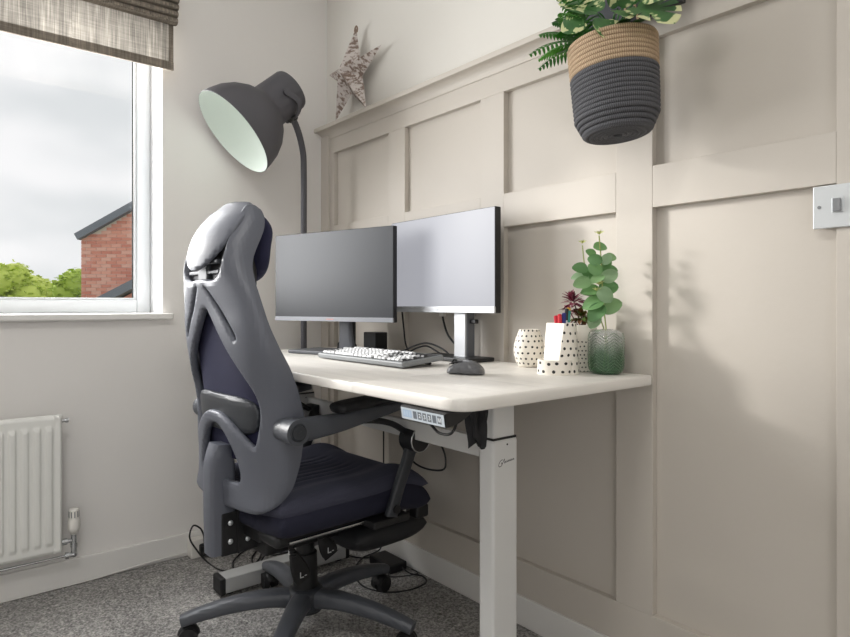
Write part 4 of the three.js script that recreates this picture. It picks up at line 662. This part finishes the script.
{ // eucalyptus stems standing in the vase
  const t = thing('eucalyptus_sprig', 'tall eucalyptus stems with round green leaves in glass vase', 'plant', [-0.07, DT + 0.012, 1.515]), r = mulberry(17), S = 0.00253;
  const at = (u, v, d = 0) => V(0, 0.959 + (305.3 - v) * S - DT - 0.012, 0).addScaledVector(RT, (u - 604) * S).addScaledVector(TO, d);
  const stemM = std({ color: 0x8f9a5a, roughness: 0.6 });
  part('stem', tube([at(606, 371, 0.004), at(604.5, 335, 0.0), at(602, 310), at(599.5, 280, 0.004), at(598, 255, 0.006), at(596.5, 236, 0.004)], 0.0017, 50), stemM, t);
  part('stem', tube([at(602, 371, -0.006), at(603.5, 335, -0.004), at(597, 312, -0.012), at(589, 285, -0.018), at(584, 262, -0.018), at(582, 245, -0.016)], 0.0015, 50), stemM, t);
  const gm = [leafMat(0x6d9a5e), leafMat(0x5c8a52), leafMat(0x93b38a), leafMat(0x7fa56f)], pale = leafMat(0xc9cf86, 0.3);
  const list = [[138, 155, 52, 150], [150, 195, 66, 165], [215, 190, 60, 60], [248, 178, 58, 12], [185, 122, 66, 8], [72, 240, 70, 170], [78, 285, 78, 178], [82, 322, 80, 190], [150, 245, 70, 150], [242, 250, 80, 15], [232, 282, 84, 2], [160, 300, 70, 200], [135, 362, 84, 180], [236, 345, 90, 14], [205, 388, 84, 310], [242, 445, 104, 2], [148, 432, 100, 195], [160, 482, 96, 222], [158, 530, 76, 240], [118, 380, 60, 165], [225, 215, 56, 35], [120, 265, 66, 140]];
  list.forEach(([x, y, L, A], k) => { const a = A * Math.PI / 180, l = L * S / 5.53 * 1.22, d = RT.clone().multiplyScalar(Math.cos(a)).addScaledVector(UPV, Math.sin(a)).addScaledVector(TO, (r() - 0.4) * 0.7).normalize(), c = at(565 + x / 5.53, 225 + y / 5.53, (r() - 0.5) * 0.03).addScaledVector(d, -l / 2), b = (r() - 0.5) * 1.5, n = TO.clone().multiplyScalar(Math.cos(b)).addScaledVector(UPV, Math.sin(b) + 0.35).normalize(); orient(part('leaf', leafGeo(l, l * 0.8, 0.3, 0.12 + 0.1 * r(), 1.15, 0.5), gm[k % 4], t), c, d, n); });
  for (const [u, v, q] of [[582, 243, 1], [596.5, 235, 1.15], [596, 285, 1.2], [594, 291, 1]]) for (let k = 0; k < 6; k++) { const a = k / 6 * 6.283 + 0.4, d = RT.clone().multiplyScalar(Math.cos(a)).addScaledVector(UPV, 0.5 + 0.6 * Math.abs(Math.sin(a))).addScaledVector(TO, Math.sin(a)).normalize(); orient(part('bud_leaf', leafGeo(0.014 * q, 0.0045 * q, 0.3, 0.1), pale, t), at(u, v, u > 590 ? 0.006 : -0.016), d, UPV.clone().addScaledVector(TO, 0.6).normalize()); }
}

// ------------------------------------------------------------------ hanging basket with plants
{
  const slate = thing('wall_board', 'dark slate board on the wall behind the hanging plant basket', 'board', [-0.05, 1.655, 1.39]);
  part('board', box(-0.012, 0, 0, 0.34, 0, 0.322, 0.002), std({ color: 0x3a3c42, roughness: 0.6 }), slate);
  part('bottom_edge', box(-0.0135, 0.0, -0.003, 0.008, 0, 0.324, 0.001), M.black, slate);
  part('hook', tube([[-0.01, 0.11, 0.17], [-0.02, 0.105, 0.17], [-0.028, 0.095, 0.17], [-0.034, 0.105, 0.17]], 0.003), M.black, slate);
  const t = thing('plant_basket', 'hanging rope basket, cream above grey, full of fern and variegated leaves', 'basket', [-0.158, 1.356, 1.606]); t.rotation.x = -0.075;
  const rope = (c1, c2) => std({ map: tex(64, 32, (x, y) => { const k = 0.5 + 0.5 * Math.sin((x * 2 + y) * Math.PI * 2), n = 0.9 + 0.2 * (fbm(x * 16, y * 16, 16, 2, 9) - 0.5); return c1.map((q, i) => cl((q + (c2[i] - q) * k) * n)); }, true), roughness: 0.95 });
  const cream = rope([0.68, 0.57, 0.46], [0.86, 0.76, 0.63]), grey = rope([0.30, 0.30, 0.31], [0.44, 0.44, 0.46]); cream.map.repeat.set(64, 1); grey.map.repeat.set(64, 1);
  const H = 0.215, N = 20, hw = (k) => 0.091 + 0.009 * k ** 0.8, hd = (k) => 0.082 + 0.008 * k ** 0.8;
  const coil = (y, a, b, r) => { const P = []; for (let i = 0; i < 40; i++) { const q = i / 40 * Math.PI * 2; P.push([b * Math.cos(q), y, a * Math.sin(q)]); } return tube(P, r, 80, 8, true); };
  for (let i = 0; i < N; i++) { const k = i / (N - 1), e = i < 3 ? 0.0045 * (3 - i) : 0; part('rope_coil', coil(0.006 + k * (H - 0.012), hw(k) - e, hd(k) - e, 0.0061), i >= 13 ? cream : grey, t); }
  for (let i = 0; i < 6; i++) part('rope_coil', coil(0.003 - 0.0015 * (i === 0 ? 0 : 1), 0.073 - i * 0.0112, 0.065 - i * 0.0101, 0.0066), grey, t);
  part('lining', (() => { const r = []; for (let i = 0; i <= 6; i++) { const k = 0.12 + 0.88 * i / 6; r.push(ring(V(0, 0.004 + k * (H - 0.02), 0), V(1, 0, 0), V(0, 0, 1), hd(k) - 0.004, hw(k) - 0.004, 2, 40)); } return loft(r.reverse()); })(), std({ color: 0x2d2722, roughness: 1 }), t);
  part('hanging_loop', tube([[0.08, H - 0.01, -0.03], [0.096, H + 0.06, -0.022], [0.096, H + 0.145, -0.01], [0.096, H + 0.146, 0.0], [0.092, H + 0.06, 0.02], [0.08, H - 0.01, 0.03]], 0.003, 60), cream, t);
  const r = mulberry(23), root = V(0, H - 0.005, 0), fern = [leafMat(0x3f8a2c, 0.2), leafMat(0x2f7427, 0.2), leafMat(0x5aa23a, 0.2)];
  const O = V(-0.158, 1.356, 1.592), W = (x, y, z) => V(x, y, z).sub(O);
  const tips = [W(-0.20, 1.616, 1.385), W(-0.21, 1.565, 1.42), W(-0.25, 1.565, 1.455), W(-0.2, 1.652, 1.42), W(-0.20, 1.665, 1.462), W(-0.22, 1.70, 1.50), W(-0.24, 1.61, 1.50), W(-0.15, 1.70, 1.44), W(-0.26, 1.64, 1.53), W(-0.15, 1.66, 1.47), W(-0.26, 1.69, 1.56), W(-0.24, 1.66, 1.54)];
  tips.forEach((tip, q) => {
    const st = root.clone().add(V(-0.01 + 0.02 * (r() - 0.5), 0, -0.02 - 0.03 * r())), mid = st.clone().lerp(tip, 0.5).add(V(0, 0.035 + 0.015 * r(), 0)), c = new THREE.QuadraticBezierCurve3(st, mid, tip), gs = [new THREE.TubeGeometry(c, 20, 0.0012, 5)], n = 15;
    for (let k = 3; k <= n; k++) for (const s of [1, -1]) { const f = k / n, p = c.getPoint(f), tan = c.getTangent(f), side = tan.clone().cross(UPV).normalize().multiplyScalar(s), L = 0.036 * Math.sin(Math.PI * Math.min(1, 0.25 + f * 0.70)) + 0.004, d = side.addScaledVector(tan, 0.45).addScaledVector(UPV, -0.15).normalize(), g = leafGeo(L, 0.0075, 0.2, 0.25), m = new THREE.Matrix4(), z = d.clone().cross(UPV).normalize(), y = z.clone().cross(d); m.makeBasis(d, y, z).setPosition(p); g.applyMatrix4(m); gs.push(g); }
    part('fern_frond', merge(gs), fern[q % 3], t);
  });
  const varTex = tex(256, 256, (x, y) => { const a = fbm(x * 3, y * 3, 4, 3, 101), b = fbm(x * 9, y * 5, 16, 3, 107), w = THREE.MathUtils.smoothstep(0.6 * a + 0.4 * b, 0.52, 0.56); const g = [0.21 + 0.1 * b, 0.38 + 0.12 * b, 0.2 + 0.06 * b], c = [0.86, 0.87, 0.66]; return g.map((q, i) => q + (c[i] - q) * w); }, true);
  const varM = phys({ map: varTex, roughness: 0.45, transmission: 0.15, thickness: 0, side: THREE.DoubleSide });
  function monstera(L, slits) { // heart-shaped leaf with open slits, gently cupped; stem end at the origin, tip along +x
    const s = new THREE.Shape(), P = []; const rad = (a) => { const k = Math.abs(a) / Math.PI; return L * (0.56 + 0.18 * Math.cos(a * 1.0) - 0.10 * Math.exp(-((k - 1) ** 2) / 0.01)); };
    for (let i = 0; i <= 96; i++) { const a = -Math.PI + i / 96 * 2 * Math.PI; let rr = rad(a); for (const q of slits) if (Math.abs(a - q) < 0.05) rr *= 0.38; P.push([0.32 * L + rr * Math.cos(a) * 0.9, rr * Math.sin(a) * 0.85]); }
    P.forEach(([x, y], i) => i ? s.lineTo(x, y) : s.moveTo(x, y)); let g = new THREE.ShapeGeometry(s); g.rotateX(-Math.PI / 2);
    const p = g.attributes.position, uv = g.attributes.uv; for (let i = 0; i < p.count; i++) { const x = p.getX(i) / L, z = p.getZ(i) / L; uv.setXY(i, x * 0.8 + slits.length * 0.17, z * 0.8 + L * 3); p.setY(i, L * (0.22 * Math.abs(z) - 0.16 * x * x)); } g.computeVertexNormals(); return g;
  }
  const leaves = [[W(-0.19, 1.612, 1.675), [0, -0.055, 0.085], 0.112, [0.45, 0.85, 1.25, 1.7, -0.7, -1.3]], [W(-0.215, 1.602, 1.615), [-0.03, -0.06, 0.03], 0.07, []], [W(-0.21, 1.625, 1.60), [-0.02, 0.045, -0.05], 0.09, [0.6, -0.9]], [W(-0.20, 1.62, 1.64), [-0.02, 0.04, 0.03], 0.085, [0.7, 1.3, -0.7]], [W(-0.18, 1.63, 1.69), [0.0, 0.015, 0.09], 0.1, [0.6, 1.2, -0.9]], [W(-0.225, 1.60, 1.65), [-0.02, -0.03, 0.045], 0.06, []], [W(-0.18, 1.66, 1.56), [-0.05, 0.05, -0.05], 0.09, [0.5, -0.5]], [W(-0.225, 1.61, 1.575), [-0.03, 0.0, -0.04], 0.06, []], [W(-0.15, 1.65, 1.63), [0.0, 0.08, 0.03], 0.09, [0.9]]];
  leaves.forEach(([p, d, L, sl], k) => { const dir = V(...d).normalize(), n = V(-0.5 + 0.3 * (r() - 0.5), 0.25, 0.75).normalize(); const m = orient(part('variegated_leaf', monstera(L, sl), varM, t), p, dir, n); part('leaf_stalk', tube([root.clone().add(V(0.01 * (r() - 0.5), 0, 0.03 * (r() - 0.3))), root.clone().lerp(p, 0.6).add(V(0, 0.02, 0)), p.clone()], 0.0018, 16, 6), fern[1], t); });
  const gl = leafMat(0x3d6a35, 0.15); for (let k = 0; k < 22; k++) { const a = r() * 6.283, d = V(Math.cos(a) - 0.5, 0.5 * r(), Math.sin(a)).normalize(), p = root.clone().add(V(-0.03 * r(), 0.01, (r() - 0.5) * 0.14)); orient(part('leaf', leafGeo(0.06 + 0.03 * r(), 0.03, 0.3, 0.35), gl, t), p, d, UPV.clone().addScaledVector(TO, 0.5).normalize()); }
}

// ------------------------------------------------------------------ small items and cables
single('dock_box', box(-0.105, -0.05, DT, DT + 0.072, 0.475, 0.555, 0.004), M.black, 'small black box on the desk behind the left monitor', 'box');
single('crumpled_cloth', (() => { const g = new THREE.IcosahedronGeometry(0.03, 4), p = g.attributes.position; for (let i = 0; i < p.count; i++) { const v = V(p.getX(i), p.getY(i), p.getZ(i)), k = 0.75 + 0.6 * fbm(v.x * 60 + 9, v.y * 60 + v.z * 70 + 9, 64, 3, 3); p.setXYZ(i, v.x * k * 1.25, Math.max(-0.012, v.y * k * 0.8), v.z * k * 1.1); } g.computeVertexNormals(); return boxUV(g.translate(-0.13, DT + 0.0125, 0.40)); })(), M.blackSoft, 'crumpled black item on the desk under the left monitor', 'cloth');
{ // black cloth bag hanging by the right leg
  const rings = []; for (let i = 0; i <= 14; i++) { const k = i / 14, y = DB - 0.023 - k * 0.092, r = []; for (let j = 0; j < 36; j++) { const a = j / 36 * Math.PI * 2, f = 1 + 0.22 * Math.sin(a * 5 + k * 2) + 0.12 * Math.sin(a * 9 - k * 4); r.push(V(-0.425 + 0.024 * f * Math.cos(a) * (1 - 0.25 * k), y + (k > 0.8 ? 0.014 * Math.sin(a * 3) * (k - 0.8) * 5 : 0), 1.415 + 0.024 * f * Math.sin(a) * (1 - 0.25 * k))); } rings.push(r); }
  single('cloth_bag', loft(rings), M.blackSoft, 'black folded fabric bundle hanging beside the right desk leg', 'bag');
}
{
  const t = thing('extension_socket', 'white extension socket on the floor by the window wall', 'socket', [-0.561, 0, 0.042]);
  part('housing', box(-0.044, 0.05, 0.0, 0.07, -0.025, 0.02, 0.005), M.white, t);
  const p = thing('black_plug', 'black plug in the white extension socket behind the chair', 'plug', [-0.556, 0.03, 0.0625]); part('plug_body', box(-0.022, 0.022, -0.02, 0.025, 0.0005, 0.028, 0.008), M.black, p); part('plug_grip', cyl([0.0, 0.02, 0.015], [-0.006, 0.06, 0.015], 0.007, 0.004), M.black, p);
}
const cable = (label, pts, r = 0.0032, mat = M.cable) => single('cable', tube(pts, r, pts.length * 12, 8), mat, label, 'cable', 'loose cables');
cable('black cable looping up from the plug and across the carpet', [[-0.562, 0.085, 0.0775], [-0.575, 0.115, 0.078], [-0.605, 0.135, 0.085], [-0.622, 0.1, 0.095], [-0.60, 0.05, 0.105], [-0.57, 0.0055, 0.125], [-0.549, 0.0045, 0.25], [-0.483, 0.0045, 0.285], [-0.42, 0.0045, 0.24], [-0.36, 0.0045, 0.16], [-0.3, 0.0045, 0.12], [-0.24, 0.0045, 0.085]]);
cable('black cable coiled on the carpet behind the chair base', [[-0.30, 0.06, 0.13], [-0.33, 0.02, 0.11], [-0.385, 0.005, 0.15], [-0.43, 0.005, 0.21], [-0.445, 0.005, 0.30], [-0.39, 0.005, 0.325], [-0.32, 0.005, 0.27], [-0.30, 0.006, 0.21], [-0.35, 0.011, 0.19], [-0.36, 0.011, 0.24], [-0.29, 0.009, 0.25], [-0.2, 0.005, 0.24], [-0.13, 0.005, 0.30]]);
cable('black cable trailing over the silver desk foot behind the chair', [[-0.30, 0.30, 0.36], [-0.36, 0.16, 0.352], [-0.41, 0.09, 0.345], [-0.44, 0.05, 0.33], [-0.47, 0.01, 0.335], [-0.52, 0.004, 0.345], [-0.50, 0.004, 0.20], [-0.40, 0.004, 0.10], [-0.33, 0.004, 0.06]], 0.0028);
cable('thin black cable running from the corner to the adapter', [[-0.12, 0.004, 0.08], [-0.10, 0.004, 0.20], [-0.13, 0.004, 0.34], [-0.12, 0.004, 0.44], [-0.075, 0.006, 0.49], [-0.06, 0.014, 0.512]], 0.0025);
cable('black cable curled round the power adapter on the carpet', [[-0.056, 0.016, 0.648], [-0.05, 0.006, 0.69], [-0.028, 0.004, 0.73], [-0.045, 0.004, 0.775], [-0.11, 0.004, 0.79], [-0.19, 0.004, 0.76], [-0.232, 0.004, 0.68], [-0.21, 0.004, 0.58], [-0.15, 0.004, 0.50], [-0.09, 0.004, 0.46], [-0.05, 0.004, 0.455], [-0.024, 0.02, 0.47], [-0.022, 0.12, 0.485], [-0.022, 0.3, 0.49], [-0.022, 0.5, 0.49], [-0.022, 0.74, 0.49]], 0.0028);
cable('black cable arc lying against the right skirting board', [[-0.09, 0.004, 0.62], [-0.12, 0.004, 0.66], [-0.06, 0.009, 0.71], [-0.022, 0.004, 0.70], [-0.02, 0.004, 0.66]], 0.0024);
single('power_adapter', box(-0.105, -0.03, 0.0, 0.032, 0.512, 0.648, 0.006), M.black, 'black power adapter brick on the carpet by the skirting', 'adapter');
cable('white cable lying along the window wall skirting', [[-3.0, 0.004, 0.022], [-1.6, 0.004, 0.022], [-1.2, 0.004, 0.022], [-1.0, 0.005, 0.023], [-0.92, 0.006, 0.024], [-0.8, 0.012, 0.022], [-0.7, 0.016, 0.022], [-0.612, 0.018, 0.026]], 0.003, M.whiteCable);
cable('black cable hanging behind the gap between the monitors', [[-0.02, 0.96, 0.60], [-0.025, 0.88, 0.62], [-0.035, 0.82, 0.645], [-0.05, DT + 0.004, 0.69], [-0.06, DT + 0.004, 0.78]]);
cable('black cable arching low behind the keyboard', [[-0.07, DT + 0.004, 0.665], [-0.06, DT + 0.028, 0.72], [-0.055, DT + 0.042, 0.79], [-0.05, DT + 0.028, 0.86], [-0.05, DT + 0.004, 0.91]]);
cable('second black cable arch behind the keyboard', [[-0.045, DT + 0.004, 0.675], [-0.035, DT + 0.022, 0.715], [-0.032, DT + 0.03, 0.76], [-0.032, DT + 0.016, 0.81], [-0.03, DT + 0.004, 0.84]]);
{
  const w = cable('black cable with white plug below the right monitor', [[-0.05, 0.925, 0.865], [-0.05, 0.90, 0.873], [-0.055, 0.86, 0.90], [-0.048, 0.82, 0.945], [-0.042, DT + 0.005, 0.985]], 0.0035);
}
cable('grey cable dropping beside the right monitor stand', [[-0.034, 0.95, 0.955], [-0.034, 0.88, 0.94], [-0.036, 0.83, 0.93], [-0.034, DT + 0.004, 0.93]], 0.003, M.monGrey);
single('white_plug', box(-0.058, -0.042, 0.922, 0.95, 0.856, 0.874, 0.003), M.white, 'small white plug under the right monitor edge', 'plug');
cable('short black cable loop hanging below the height controller', [[-0.625, 0.732, 1.47], [-0.622, 0.722, 1.485], [-0.62, 0.708, 1.51], [-0.615, 0.712, 1.54], [-0.605, 0.742, 1.55], [-0.59, 0.757, 1.55]], 0.0028);
cable('black cable hanging below the desk crossbar', [[-0.292, 0.583, 1.13], [-0.288, 0.545, 1.15], [-0.286, 0.51, 1.145], [-0.288, 0.495, 1.09], [-0.29, 0.50, 1.02], [-0.292, 0.53, 0.97], [-0.294, 0.583, 0.95]], 0.0028);

// ------------------------------------------------------------------ unseen ceiling lamp, added as overhead fill
{
  const t = thing('added_ceiling_lamp', 'round white ceiling lamp, unseen, added as fill light', 'lamp', [-1.55, 2.42, 1.85]);
  part('fill_lamp_rim', lathe([[0, -0.001], [0.2, -0.001], [0.21, -0.012], [0.21, -0.045], [0.205, -0.05], [0.19, -0.05]]), M.white, t);
  part('fill_lamp_diffuser', lathe([[0.2, -0.048], [0.15, -0.062], [0.08, -0.07], [0, -0.072]]), std({ color: 0xf5f3ee, roughness: 0.6, emissive: 0xfffaf2, emissiveIntensity: 1.2 }), t);
  const l = new THREE.RectAreaLight(new THREE.Color(1, 0.985, 0.965), CEILING_FILL, 0.36, 0.36); l.position.set(-1.55, 2.345, 1.85); l.lookAt(-1.55, 0, 1.85); l.name = 'ceiling_fill_light'; scene.add(l);
}

renderer.render(scene, camera);
